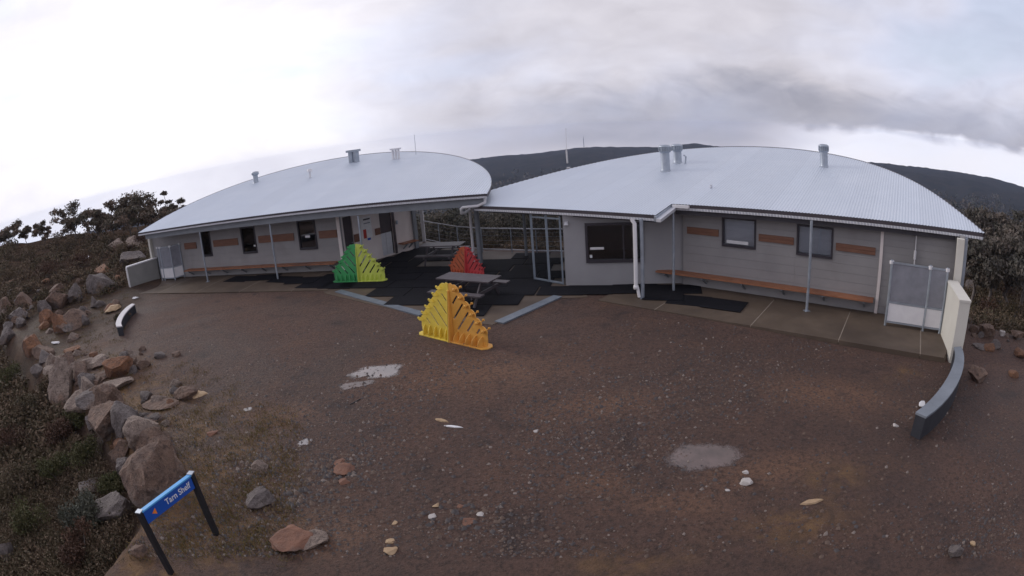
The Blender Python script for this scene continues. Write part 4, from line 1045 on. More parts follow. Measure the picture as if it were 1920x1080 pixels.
def rock(px0, px1, py0, py1, mat, label, flat=1.0, seed=None, cat='rock', name='boulder', group=None, zoff=0, grow=1.0):
    cx = (px0 + px1) / 2; p = hit(cx, py1)
    dist = math.hypot(p[0], p[1], CAM_H - p[2]); ppm = FPX / dist
    wd = max((px1 - px0) / ppm, .03); elev = (CAM_H - p[2]) / dist; hp = (py1 - py0) / ppm
    ht = max(hp * (1.12 - .45 * elev) * flat, .02); wd *= 1.12 if wd > .35 else 1.0; dp = wd * .85
    if cat == 'stone': ht *= .55
    wd, dp, ht = wd * grow, dp * grow, ht * (1 + (grow - 1) * .6)
    seed = seed if seed is not None else int(px0 * 7 + py0)
    me = rock_data(seed, sub=4 if wd > .5 else 3 if wd > .15 else 2); me.materials.append(MAT[mat])
    me.polygons.foreach_set('use_smooth', [False] * len(me.polygons))
    P = np.array([v.co[:] for v in me.vertices]); ext = P.max(0) - P.min(0); P = (P - (P.max(0) + P.min(0)) / 2) / ext
    dirv = unit(p[:2]); c = p[:2] + dirv * dp * .35
    az_ = math.atan2(dirv[0], dirv[1])
    P = P * np.array([wd, dp, ht * 1.25])
    rz = -az_; ca, sa = math.cos(rz), math.sin(rz); P = np.stack([P[:, 0] * ca - P[:, 1] * sa, P[:, 0] * sa + P[:, 1] * ca, P[:, 2]], -1)
    me.vertices.foreach_set('co', P.astype(np.float32).ravel()); me.update()
    o = bpy.data.objects.new(name, me); COL.objects.link(o)
    o.location = (c[0], c[1], max(p[2], hz(c[0], c[1]) - .25) + ht * (.12 if cat == 'stone' else .34) + zoff)
    tag(o, label, cat, group); return o
ROCK_LIST = [
 (255, 362, 846, 945, 'rock_brown', 'largest reddish boulder directly behind the blue trail sign'),
 (272, 322, 822, 868, 'rock_brown', 'flat-topped brown block just behind the largest boulder'),
 (218, 257, 800, 866, 'rock_brown', 'upright brown rock in the wall left of the flat-topped block'),
 (226, 260, 860, 890, 'rock_grey', 'small grey rock at the foot of the upright brown rock'),
 (184, 248, 764, 814, 'rock_brown', 'rounded brown boulder in the middle of the rock wall'),
 (168, 196, 756, 800, 'rock_grey', 'narrow grey rock left of the rounded brown boulder'),
 (132, 178, 714, 780, 'rock_pale', 'tall pale-faced rock in the wall below the lichen slab'),
 (104, 150, 690, 764, 'rock_pale', 'tall pale rock with orange top in the rock wall'),
 (153, 222, 722, 757, 'rock_grey', 'grey lichen-covered slab lying on top of the wall'),
 (87, 115, 672, 708, 'rock_pale', 'pinkish rock standing left of the tall pale rock'),
 (62, 90, 671, 700, 'rock_grey', 'grey rock at the far left end of the wall'),
 (48, 82, 634, 664, 'rock_orange', 'orange rounded rock above the end of the wall'),
 (121, 152, 647, 660, 'rock_orange', 'small flat orange stone near the white scrap'),
 (132, 181, 658, 692, 'rock_pale', 'tilted pale grey slab at the back of the stony bank'),
 (161, 208, 663, 690, 'rock_pale', 'pale lilac rock beside the tilted slab'),
 (202, 256, 673, 707, 'rock_orange', 'orange-brown rock at the gravel edge of the bank'),
 (176, 218, 696, 714, 'rock_brown', 'low brown stone on the mossy bank before the pale slab'),
 (156, 192, 707, 722, 'rock_brown', 'low reddish stone above the lichen slab'),
 (192, 253, 708, 733, 'rock_pale', 'long pale slab pointing to the gravel'),
 (332, 373, 730, 751, 'rock_brown', 'small brown rock at the gravel edge'),
 (363, 390, 732, 743, 'stone_tan', 'small tan stone at the tip of the bank'),
 (258, 306, 780, 796, 'rock_brown', 'flat brown slab in yellow moss'),
 (272, 335, 755, 768, 'rock_brown', 'long flat brown slab on the bank'),
 (389, 412, 804, 816, 'stone_red', 'small red stone on the gravel right of the bank'),
 (108, 168, 558, 618, 'rock_brown', 'biggest boulder of the rock pile, brown and flat sided'),
 (88, 132, 550, 580, 'rock_brown', 'reddish boulder behind the biggest of the pile'),
 (103, 132, 590, 624, 'rock_orange', 'bright orange rock in front of the biggest pile boulder'),
 (76, 105, 584, 610, 'rock_orange', 'orange rock left of the bright orange rock'),
 (28, 63, 553, 580, 'rock_brown', 'brown boulder at the left of the rock pile'),
 (129, 156, 536, 567, 'rock_grey', 'grey boulder at the top of the rock pile'),
 (16, 52, 584, 604, 'rock_grey', 'low grey boulder under the brown left one'),
 (0, 35, 616, 644, 'rock_grey', 'smooth blue-grey boulder at the left frame edge'),
 (171, 185, 558, 577, 'rock_grey', 'small grey rock on the right of the pile'),
 (197, 228, 566, 585, 'stone_tan', 'pale flat stones beside the curved low wall'),
 (73, 98, 566, 589, 'rock_grey', 'grey rock between the reddish and orange boulders'),
 (154, 169, 592, 610, 'rock_grey', 'small upright grey rock right of the orange rock'),
 (0, 24, 562, 586, 'rock_brown', 'brown rock at the left frame edge above the grey one'),
 (92, 122, 537, 553, 'rock_brown', 'brown rock high on the back of the pile'),
 (228, 277, 474, 498, 'rock_grey', 'grey outcrop behind the left wing wall'),
 (166, 223, 515, 548, 'rock_grey', 'broken grey outcrop above the rock pile'),
 (180, 212, 500, 516, 'rock_orange', 'orange rock on the slope behind the left wing wall'),
 (205, 235, 452, 470, 'rock_pale', 'pale pink outcrop below the left trees'),
 (240, 268, 446, 468, 'rock_pale', 'pale outcrop by the corner of the left roof'),
 (180, 264, 930, 978, 'rock_grey', 'low grey rock among scrub left of the sign'),
 (148, 210, 896, 920, 'rock_grey', 'flat grey rock in the scrub below the wall'),
 (248, 285, 1018, 1044, 'rock_brown', 'pinkish stone at the foot of the left sign post'),
 (0, 40, 1010, 1050, 'rock_grey', 'grey stone in the bottom left corner'),
 (1831, 1866, 610, 632, 'rock_brown', 'brown rock on the ground right of the cream wall'),
 (1871, 1885, 620, 631, 'stone_white', 'white stone right of the cream wall'),
 (1890, 1920, 622, 636, 'rock_brown', 'brown rock at the right frame edge'),
 (1806, 1836, 528, 550, 'rock_grey', 'grey boulder in the scrub behind the cream wall'),
 (1800, 1816, 505, 520, 'rock_grey', 'small grey boulder beside the right corner column'),
 (1808, 1850, 690, 716, 'rock_brown', 'rough brown stones beside the right curved wall'),
 (1820, 1860, 645, 656, 'rock_grey', 'flat grey stone on the track right of the cream wall'),
 (516, 596, 972, 1034, 'stone_red', 'large flat orange-red slab half buried in foreground gravel'),
 (564, 620, 990, 1026, 'rock_pale', 'pale flat slab beside the orange-red slab'),
 (466, 522, 920, 953, 'rock_grey', 'grey half buried stone with curved edge left of the puddle track'),
 (472, 508, 864, 886, 'rock_pale', 'split pale stone on the mossy edge'),
 (628, 668, 866, 890, 'stone_red', 'flat red stone, larger of the red cluster'),
 (626, 650, 852, 872, 'stone_red', 'red stone at the back of the red cluster'),
 (636, 658, 888, 908, 'stone_red', 'red stone at the front of the red cluster'),
 (720, 749, 1016, 1039, 'stone_tan', 'tan stone nearest the bottom middle edge'),
 (723, 742, 1006, 1019, 'stone_tan', 'small tan stone just behind the bottom tan stone'),
 (810, 825, 941, 952, 'stone_tan', 'tan stone in the gravel above the stone cluster'),
 (803, 819, 961, 972, 'stone_white', 'bluish white stone in the stone cluster'),
 (867, 894, 967, 985, 'stone_red', 'reddish stone in the middle of the stone cluster'),
 (734, 747, 972, 983, 'stone_tan', 'small tan stone left of the stone cluster'),
 (855, 870, 942, 952, 'stone_red', 'small red stone behind the stone cluster'),
 (893, 908, 960, 968, 'stone_white', 'small white stone right of the stone cluster'),
 (1385, 1412, 884, 910, 'stone_white', 'largest white stone beside the big puddle'),
 (1390, 1404, 878, 889, 'stone_white', 'smaller white stone behind the largest white one'),
 (1768, 1802, 1020, 1046, 'rock_grey', 'grey stone at the bottom right'),
 (1814, 1830, 1006, 1024, 'stone_tan', 'pale stone right of the bottom grey stone'),
 (1672, 1686, 790, 801, 'stone_white', 'pale stone before the right curved wall'),
 (1358, 1369, 915, 922, 'stone_white', 'tiny white stone in front of the big puddle'),
 (1000, 1010, 803, 812, 'stone_white', 'tiny white stone in the middle of the gravel'),
]
for qi, q in enumerate(ROCK_LIST):
    fl = .5 if 'slab' in q[5] or 'flat' in q[5] else 1.0
    small = (q[1] - q[0]) < 30 and q[3] > 640
    rock(*q[:6], flat=fl, name='stone' if small else 'boulder', cat='stone' if small else 'rock', grow=1.35 if 0 < qi < 11 else 1.15 if qi < 43 else 1.0)
# boulders closing the gaps of the wall
rb_ = np.random.default_rng(17); k = 0; tot = 0.0
seg = [(np.array(a), np.array(b)) for a, b in zip(WALL[3:-2], WALL[4:-1])]
for a, b in seg:
    L = np.linalg.norm(b - a); t = .25
    while t < L:
        c = a + (b - a) * t / L; wd = rb_.uniform(.75, 1.15); c = c + rb_.normal(size=2) * .12 + np.array([.1, .25])
        me = rock_data(700 + k); me.materials.append(MAT[('rock_brown', 'rock_brown', 'rock_pale', 'rock_grey', 'rock_brown')[k % 5]]); me.polygons.foreach_set('use_smooth', [False] * len(me.polygons))
        o = bpy.data.objects.new('boulder', me); COL.objects.link(o); o.scale = (wd * .72, wd * .55, wd * rb_.uniform(.55, .75)); o.rotation_euler = (rb_.uniform(-.2, .2), rb_.uniform(-.2, .2), math.atan2((b - a)[1], (b - a)[0]) + rb_.uniform(-.4, .4))
        o.location = (c[0], c[1], hz(*c) * .5 - .05)
        tag(o, f'weathered boulder set low in the rock wall, {ORDX[k]} of its row from the sign', 'rock', 'filling boulders of the rock wall'); k += 1; t += wd * 1.05
# unlabelled rubble filling the rock pile and the bank, still one object each
rr_ = np.random.default_rng(3)
RUB = [rock_data(900 + k, sub=2) for k in range(6)]
for k, me in enumerate(RUB): me.materials.append(MAT[('rock_brown', 'rock_grey', 'rock_orange', 'rock_pale', 'rock_brown', 'rock_grey')[k]]); me.polygons.foreach_set('use_smooth', [False] * len(me.polygons))
rub = []
for n_, (x0, x1, y0, y1), sz, nm in ((60, (0, 225, 525, 640), (.25, .6), 'pile'), (110, (100, 330, 650, 900), (.08, .34), 'bank'), (26, (1800, 1915, 600, 720), (.08, .3), 'track')):
    for _ in range(n_):
        px, py = rr_.uniform(x0, x1), rr_.uniform(y0, y1); p = hit(px, py)
        wsd = float(wall_side(p[0], p[1]))
        if nm == 'pile' and (px > 160 and py > 590 or p[0] > -17): continue
        if nm == 'bank' and not (-3.6 < wsd < .6): continue
        if nm == 'track' and p[0] < 11.9: continue
        o = bpy.data.objects.new('rubble_stone', RUB[int(rr_.integers(6))]); COL.objects.link(o)
        s = rr_.uniform(*sz); o.scale = (s, s * rr_.uniform(.7, 1.1), s * rr_.uniform(.45, .8)); o.rotation_euler = (rr_.uniform(-.3, .3), rr_.uniform(-.3, .3), rr_.uniform(0, 6.3))
        o.location = (p[0], p[1], p[2] + s * .12)
        rub.append((o, px, py, {'pile': 'loose stones of the rock pile', 'bank': 'loose stones of the bank', 'track': 'loose stones of the right track'}[nm]))
sets = {}
for o, px, py, gr_ in rub:
    col = {'rock_brown': 'brown', 'rock_grey': 'grey', 'rock_orange': 'orange', 'rock_pale': 'pale'}[o.data.materials[0].name]
    q = min(ROCK_LIST, key=lambda q: math.hypot((q[0] + q[1]) / 2 - px, (q[2] + q[3]) / 2 - py))
    o['group'] = gr_; o['category'] = 'stone'; sets.setdefault((col, q[5]), []).append((px, o))
PLACE = ['leftmost', 'second-left', 'third-left', 'fourth-left', 'fifth-left', 'sixth-left', 'seventh-left', 'eighth-left', 'ninth-left', 'tenth-left', 'eleventh-left', 'twelfth-left']
for (col, lb), lst in sets.items():
    lst.sort(key=lambda q: q[0])
    for i, (_, o) in enumerate(lst): o['label'] = (f'{PLACE[i]} ' if len(lst) > 1 else '') + f'small {col} stone near ' + ' '.join(lb.split()[:11])
# slivers of wood and scraps
def sliver(p0, p1, wd, mat, name, label, cat, h=.02):
    a, b = hit(*p0), hit(*p1); c = (a + b) / 2; t = unit((b - a)[:2]); n = np.array([-t[1], t[0]]); L = np.linalg.norm((b - a)[:2]) / 2
    z = c[2] - .004
    pts = [c[:2] - t * L, c[:2] - t * L * .55 - n * wd * .8, c[:2] + t * L * .2 - n * wd, c[:2] + t * L, c[:2] + t * L * .5 + n * wd * .7, c[:2] - t * L * .3 + n * wd]
    m = MB(); m.add([(*p, z) for p in pts] + [(*(p * .8 + c[:2] * .2), z + h) for p in pts], [(5, 4, 3, 2, 1, 0), (6, 7, 8, 9, 10, 11)] + [(i, (i + 1) % 6, 6 + (i + 1) % 6, 6 + i) for i in range(6)])
    tag(m.build(name, mat, loc=c), label, cat)
sliver((815, 786), (842, 792), .05, 'stone_tan', 'wood_sliver', 'tan splinter of wood on the gravel behind the white one', 'wood', .03)
sliver((831, 799), (870, 803), .035, 'paper', 'wood_sliver', 'white splinter lying on the gravel in front of the yellow rack', 'wood')
sliver((1498, 947), (1545, 938), .06, 'stone_tan', 'wood_sliver', 'tan splinter of wood on gravel in the right foreground', 'wood', .03)
sliver((655, 760), (678, 748), .015, 'sign_post', 'twig', 'dark twig lying below the left puddle', 'twig')
def crumple(px, py, size, label, seed):
    p = hit(px, py); me = rock_data(seed, cuts=14, sub=2, rough=.22); me.materials.append(MAT['paper'])
    o = bpy.data.objects.new('crumpled_paper', me); COL.objects.link(o); o.scale = (size, size * .5, size * .3); o.rotation_euler = (0, .1, R(25)); o.location = (p[0], p[1], p[2] + size * .2); tag(o, label, 'litter')
crumple(1728, 763, .21, 'crumpled white scrap lying against the right curved low wall', 41)
crumple(104, 645, .28, 'crumpled white scrap on the ground by the rock pile', 42)
crumple(253, 561, .22, 'small white lump on the ground below the left wing wall', 43)
crumple(165, 485, .45, 'pale strip lying on the slope below the left trees', 44)

# ------------------------------------------------------------------ puddles
def puddle(px, py, rx, ry, ang, seed, name='puddle', n=60, irr=.18, mat='puddle'):
    c = hit(px, py); r = np.random.default_rng(seed); ph = r.uniform(0, 6.3, 8); vs = []
    for k in range(n):
        a = 2 * math.pi * k / n; f = 1 + irr * sum(math.sin((q + 2) * a + ph[q]) / (q + 1.3) for q in range(8)) * .6
        x, y = rx * f * math.cos(a), ry * f * math.sin(a); ca, sa = math.cos(ang), math.sin(ang)
        vs.append((c[0] + x * ca - y * sa, c[1] + x * sa + y * ca))
    zs_ = [hz(*v) for v in vs]; z = max(zs_) + .005
    m = MB(); rg = [0.0, .35, .6, .78, .9, 1.0, 1.12]; K = len(rg); P = []
    for f in rg[1:]: P += [(c[0] + (x - c[0]) * f, c[1] + (y - c[1]) * f, z) for x, y in vs]
    m.add([(c[0], c[1], z)] + P, [(0, 1 + i, 1 + (i + 1) % n) for i in range(n)] + [(1 + k * n + i, 1 + (k + 1) * n + i, 1 + (k + 1) * n + (i + 1) % n, 1 + k * n + (i + 1) % n) for k in range(K - 2) for i in range(n)])
    o = m.build(name, mat, loc=c); struct(o)
    a_ = o.data.attributes.new('depth', 'FLOAT', 'POINT'); a_.data.foreach_set('value', np.array([1.0] + [1.12 - f for f in rg[1:] for _ in range(n)], np.float32)); return o
puddle(708, 697, .62, .40, R(25), 1, irr=.38)
puddle(668, 722, .40, .20, R(20), 2, irr=.35, mat='muddy_puddle')
puddle(1320, 856, .66, .44, R(-15), 3, irr=.16, mat='muddy_puddle')
puddle(572, 829, .16, .12, .3, 4, irr=.3)
puddle(465, 768, .13, .08, .3, 5, irr=.3)

# ------------------------------------------------------------------ loose gravel (uncountable)
def pebbles():
    r = np.random.default_rng(21); N = 60000
    px = r.uniform(60, 1915, N); py = 600 + 450 * r.uniform(0, 1, N) ** 0.8
    dirs = np.array([ray(a, b) for a, b in zip(px, py)]); k = -(CAM_H + .08) / dirs[:, 2]
    x, y = dirs[:, 0] * k, dirs[:, 1] * k
    for q_, (cpx, cpy, rad_, cnt) in enumerate(((860, 965, .55, 420), (560, 930, .7, 260), (1560, 1000, .8, 300), (480, 870, .8, 300), (1150, 930, .8, 200), (640, 880, .4, 120))):
        c_ = at(cpx, cpy); a_, b_ = q_ * 700, q_ * 700 + cnt; x[a_:b_] = c_[0] + r.normal(size=cnt) * rad_; y[a_:b_] = c_[1] + r.normal(size=cnt) * rad_ * .6
    s_r, d_r = x * FR.u[0] + y * FR.u[1], -(x * FR.n[0] + y * FR.n[1])
    wsd = wall_side(x, y)
    dens = .5 + .5 * hsh(x, y, .8, 2) + .5 * hsh(x, y, .3, 7) + .5 * (wsd > -5) + .9 * np.exp(-((x - 3) / 2.6) ** 2 - ((y - 9.8) / 1.9) ** 2)
    tr_ = np.exp(-((x + 1.2 - .25 * (y - 8)) / 1.6) ** 2); dens = dens * (1 - .75 * tr_)
    ok = (wsd < -.1) & (np.hypot(x, y) < 22) & ((d_r < 13.6) | (s_r > 2.4)) & (r.uniform(0, 1, N) < np.clip(dens, .08, 1))
    ok &= ~((y > 14.4 - np.abs(x + .6) * .3) & (y + .9 * (x + .6) > 14.2) & (x < 2.5) & (x > -.6)) & ~((y > 15.3 - .92 * (x + 2)) & (x < -.6) & (x > -7.5) & (y > 14.6)) & ~((x < -6.5) & (y > 19.2))
    x, y = x[ok], y[ok]; n = len(x); z = height(x, y)
    s = .010 + .042 * r.uniform(0, 1, n) ** 5 + .006 * r.uniform(0, 1, n)
    near = np.zeros(n)
    for cpx, cpy in ((860, 965), (560, 930), (1560, 1000), (480, 870), (640, 880)): c_ = at(cpx, cpy); near = np.maximum(near, np.exp(-(((x - c_[0]) / .6) ** 2 + ((y - c_[1]) / .4) ** 2)))
    s = s * (1 + .9 * near)
    base = np.array([(1, 0, 0), (0, 1, 0), (-1, 0, 0), (0, -1, 0), (0, 0, .75), (.6, .6, .4), (-.6, -.6, .4)], float)[:5]
    f0 = np.array([(0, 1, 4), (1, 2, 4), (2, 3, 4), (3, 0, 4)])
    a = r.uniform(0, 6.3, n); ca, sa = np.cos(a), np.sin(a)
    P = base[None] * (1 + r.uniform(-.35, .35, (n, 5, 3))) + np.array([0, 0, 0])
    P[:, :4, 2] = -.25
    X_ = P[..., 0] * ca[:, None] - P[..., 1] * sa[:, None]; Y_ = (P[..., 0] * sa[:, None] + P[..., 1] * ca[:, None]) * .8
    V = np.stack([X_ * s[:, None] + x[:, None], Y_ * s[:, None] + y[:, None], P[..., 2] * s[:, None] + z[:, None] + .002], -1).reshape(-1, 3)
    F = (f0[None] + (np.arange(n) * 5)[:, None, None]).reshape(-1, 3)
    mi = np.repeat(r.choice(3, n, p=[.50, .42, .08]), 4)
    o = big_mesh('loose_gravel', V, F, ['pebble_dark', 'pebble_brown', 'pebble_pale'], mi); o['kind'] = 'stuff'
    tag(o, 'loose gravel and small stones scattered over the brown yard', 'gravel')
pebbles()

# ------------------------------------------------------------------ foliage
def leaves(c, rad, n, size, r, shell=.55, flat=0.0):
    """n leaf quads through an ellipsoid volume, denser to the outside"""
    d = r.normal(size=(n, 3)); d /= np.linalg.norm(d, axis=1)[:, None]
    rr = (shell + (1 - shell) * r.uniform(0, 1, n)) * r.uniform(.75, 1.08, n)
    P = np.asarray(c) + d * rr[:, None] * np.asarray(rad)
    a = r.normal(size=(n, 3)); a /= np.linalg.norm(a, axis=1)[:, None]
    b = np.cross(a, r.normal(size=(n, 3))); b /= np.linalg.norm(b, axis=1)[:, None] + 1e-9
    sz = size * r.uniform(.6, 1.4, n)[:, None]
    V = np.stack([P - a * sz, P - b * sz * .45, P + a * sz, P + b * sz * .45], 1)
    return V.reshape(-1, 3), n
class Foliage:
    def __init__(s): s.V = []; s.T = []
    def blob(s, c, rad, n, size, r, shell=.55, tint=None):
        V, n = leaves(c, rad, n, size, r, shell); s.V.append(V)
        t0 = r.uniform(0, 1) if tint is None else tint; s.T.append(np.clip(t0 + r.normal(0, .22, n), 0, 1)); return s
    def build(s, name, mat, parent=None, loc=(0, 0, 0)):
        V = np.concatenate(s.V); F = np.arange(len(V)).reshape(-1, 4); b = parent['_b'] if parent is not None else loc
        return big_mesh(name, V, F, [mat], None, np.concatenate(s.T), b, parent)
def gum(p, h, spread, seed, label, lean=0.0, nl=6, group='trees on the left knoll', leaf=.15, dens=1.0, tall=False, lmat='gum_leaf'):
    r = np.random.default_rng(seed); p = np.array(p, float)
    o = thing('gum_tree', p, label, 'tree', group); tr = MB(); fo = Foliage()
    def limb(a, b, r0, r1, k=4):
        pts = []
        for i in range(k + 1):
            t = i / k; q = a + (b - a) * t + r.normal(size=3) * .05 * np.linalg.norm(b - a) * (0 < i < k); q[2] += .10 * np.linalg.norm(b - a) * math.sin(t * math.pi) * .4; pts.append(q)
        tr.tube(pts, list(np.linspace(r0, r1, k + 1)), 7, cap=False); return pts
    fork = p + V3(lean * .3 * h, 0, h * (.38 if tall else .30)); R0 = .03 * h
    limb(p - V3(0, 0, .3), fork, R0, R0 * .75)
    for k in range(nl):
        a = 2 * math.pi * (k + r.uniform(-.3, .3)) / nl; top = p + V3(lean * h + math.cos(a) * spread * r.uniform(.35, 1), math.sin(a) * spread * r.uniform(.35, 1), h * r.uniform(.55, .97))
        if k == 0: top = p + V3(lean * h, 0, h * .95)
        pts = limb(fork + r.normal(size=3) * .05, top, R0 * .5, R0 * .12)
        for _ in range(3):
            q = pts[int(r.integers(2, len(pts)))] + r.normal(size=3) * np.array([.38, .38, .16]) * spread * .6
            limb(pts[2], q, R0 * .2, R0 * .07, 2)
            rx = spread * r.uniform(.26, .44); fo.blob(q, (rx, rx, rx * r.uniform(.38, .6)), int(110 * dens), leaf, r, .2)
        rx = spread * r.uniform(.34, .54); fo.blob(top, (rx, rx, rx * r.uniform(.4, .6)), int(190 * dens), leaf, r, .2)
    tr.build('trunk', 'bark', o); fo.build('crown', lmat, o)
def tree_px(px, py_base, py_top, rng_, spread, seed, label, **kw):
    d = ray(px, py_base); k = rng_ / math.hypot(d[0], d[1]); x, y = d[0] * k, d[1] * k; z = hz(x, y); d2 = ray(px, py_top); zt = CAM_H + d2[2] * rng_ / math.hypot(d2[0], d2[1])
    gum((x, y, z - .1), max(zt - z, 1.5) * 1.1, spread * 1.12, seed, label, **kw)
TL = [(18, 455, 428, 60, 1.7, 'dark gum tree cut by the left frame edge'),
      (48, 452, 432, 64, .9, 'small thin gum tree second from the left edge'),
      (82, 450, 418, 58, 1.1, 'small umbrella-shaped gum tree third from the left edge'),
      (142, 446, 388, 56, 2.0, 'two-tiered gum tree standing clear of the others'),
      (185, 444, 398, 54, 1.6, 'low spreading gum between the tiered gum and the big clump'),
      (212, 442, 382, 55, 1.8, 'gum tree on the left side of the big clump'),
      (262, 440, 366, 54, 2.3, 'tallest broad gum of the left clump'),
      (245, 440, 395, 50, 1.9, 'bushy low gum in front of the tallest broad gum'),
      (292, 436, 396, 50, 1.6, 'gum tree against the tip of the left roof'),
      (318, 420, 362, 56, 1.0, 'slender gum top rising above the left roof edge'),
      (340, 410, 378, 58, 1.2, 'rightmost gum crown showing above the left roof')]
for i, (px, b_, t_, rg, sp_, lb) in enumerate(TL): tree_px(px, b_, t_, rg, sp_, 100 + i, lb, lean=(-.05, .1, .12, .06, 0, .05, .02, 0, -.06, -.05, .05)[i], nl=6 if sp_ > 1.3 else 4, leaf=.13, dens=1.1)
TRR = [(1742, 400, 46, 2.6, 'grey-brown gum rising just above the right roof curve'), (1785, 392, 50, 2.8, 'broad gum crown second from the right roof curve'), (1818, 378, 58, 3.0, 'gum crown beyond the tip of the right roof'), (1850, 372, 52, 3.0, 'tall gum with bare pale trunk right of the roof tip'),
       (1880, 380, 48, 2.8, 'gum behind the pale-trunked one'), (1908, 376, 54, 3.0, 'gum at the right frame edge'), (1835, 420, 38, 2.2, 'low dark gum in front, right of the roof tip'), (1868, 432, 36, 2.1, 'low dark gum in front, second from the roof tip'), (1900, 426, 38, 2.3, 'low dark gum in front at the right edge'), (1930, 400, 42, 2.6, 'gum cut by the right frame edge')]
for i, (px, t_, rg, sp_, lb) in enumerate(TRR):
    t_ += 16
    d = ray(px, t_); k = rg / math.hypot(d[0], d[1]); x, y = d[0] * k, d[1] * k; z = hz(x, y); zt_ = CAM_H + d[2] * k
    gum((x, y, z - .2), max(zt_ - z, 2), sp_, 200 + i, lb, nl=8, group='trees below the right wing', leaf=.16, dens=1.5, tall=True, lmat='gum_leaf_grey')
def shrub(px, py, w_, h_, mat, seed, label, name='shrub', leaf=.05, n=900, group=None):
    p = hit(px, py); r = np.random.default_rng(seed); o = thing(name, p, label, 'shrub', group); fo = Foliage(); st = MB()
    for k in range(9):
        a = r.uniform(0, 6.3); q = p + V3(math.cos(a) * w_ * r.uniform(0, .36), math.sin(a) * w_ * r.uniform(0, .36), h_ * r.uniform(.30, .72)); rx = w_ * r.uniform(.16, .28)
        fo.blob(q, (rx, rx, min(rx, h_ * .45)), n // 9, leaf, r, .35); st.tube([p - V3(0, 0, .05), (p + q) / 2 + r.normal(size=3) * .03, q], [.02, .012, .006], 5, cap=False)
    st.build('stem', 'bark', o); fo.build('foliage', mat, o)
SH = [(160, 985, 1.5, .8, 'heath_grey', 'grey-green shrub left of the trail sign'), (60, 1000, 1.5, .8, 'heath_green', 'green shrub in the bottom left corner'), (160, 1045, 1.2, .7, 'heath_red', 'dark red-brown shrub at the bottom edge left of the sign'), (40, 920, 1.6, .8, 'heath_leaf', 'dark shrub on the left edge above the corner shrub'),
      (110, 900, 1.5, .7, 'heath_green', 'green shrub below the middle of the rock wall'), (170, 870, 1.4, .7, 'heath_green', 'bright green shrub at the foot of the upright brown rock'), (120, 830, 1.4, .7, 'heath_red', 'reddish shrub below the tall pale rock'), (30, 840, 1.6, .8, 'heath_red', 'dark reddish shrub at the left edge, middle height'), (60, 780, 1.7, .8, 'heath_leaf', 'dark shrub left of the tall pale rock'), (20, 720, 1.8, .8, 'heath_green', 'olive shrub at the left edge beside the wall end'),
      (150, 800, 1.2, .55, 'heath_green', 'low green shrub right under the wall'), (215, 925, .9, .45, 'heath_green', 'small green shrub beside the low grey rock'), (95, 740, 1.4, .7, 'heath_leaf', 'dark shrub at the wall end'), (20, 530, 3, 1.2, 'heath_leaf', 'wide dark shrub at the left edge above the rock pile'), (90, 520, 3, 1.2, 'heath_red', 'wide reddish shrub above the rock pile'), (60, 490, 3.4, 1.3, 'heath_leaf', 'brown heath shrub on the left slope below the small gums'), (150, 500, 2.6, 1.0, 'heath_red', 'reddish heath shrub in the middle of the left slope'), (130, 470, 3, 1.1, 'heath_leaf', 'olive heath shrub under the tiered gum'), (225, 480, 2, .9, 'heath_leaf', 'shrub just behind the left wing wall'), (200, 462, 2.4, 1.1, 'heath_leaf', 'shrub below the big gum clump'), (265, 462, 2.2, 1.2, 'heath_red', 'shrub against the left roof corner'),
      (230, 600, .9, .3, 'heath_leaf', 'low dark shrub left of the left curved wall'), (1850, 590, 2.4, 1.1, 'heath_red', 'reddish-brown shrub behind the cream wall'), (1900, 600, 2.4, 1.1, 'heath_leaf', 'dark shrub at the right edge behind the cream wall'), (1835, 560, 2.6, 1.1, 'heath_leaf', 'dark shrub beside the grey boulder on the right'), (1885, 560, 2.8, 1.2, 'heath_red', 'dark reddish shrub on the right slope'), (1850, 520, 3, 1.3, 'heath_red', 'shrub below the pale-trunked gum'), (1905, 525, 3, 1.3, 'heath_leaf', 'shrub at the right edge below the gums')]
for i, (px, py, w_, h_, mt, lb) in enumerate(SH): shrub(px, py, w_, h_, mt, 300 + i, lb, leaf=.035 if py > 700 else .06, n=2600 if py > 700 else 1400)
def heath():
    r = np.random.default_rng(77); fo = Foliage(); n = 0
    while n < 2000:
        side = r.uniform()
        if side < .56: px, py = r.uniform(-60, 300), r.uniform(440, 1100)
        elif side < .70: px, py = r.uniform(1790, 1990), r.uniform(470, 640)
        else: px, py = r.uniform(780, 1075), r.uniform(395, 478)
        p = hit(px, py); rg = math.hypot(p[0], p[1])
        if rg > 75: continue
        wsd = float(wall_side(p[0], p[1]))
        if side < .56 and not (wsd > .9 or (rg > 31 and p[0] < -21)): continue
        if side < .56 and -27 < p[0] < -16.5 and 15 < p[1] < 27 and r.uniform() < .45: continue
        if .56 <= side < .70 and not rg > 19: continue
        if side >= .70 and not rg > float(np.interp(math.degrees(math.atan2(p[0], p[1])), [-12, -6, 0, 6], [28.8, 26.6, 25.1, 24.2])): continue
        sz = r.uniform(.25, .6) * (.7 if rg < 16 else 1.0 + rg / 60); hh = sz * r.uniform(.4, .8)
        fo.blob(p + V3(0, 0, hh * .4), (sz, sz, hh), 70, .035 if rg < 14 else .05 + rg * .0012, r, .4); n += 1
    o = fo.build('heath_scrub', 'heath_leaf'); o['kind'] = 'stuff'; tag(o, 'low brown and olive heath covering the slopes around the shelter', 'heath')
heath()
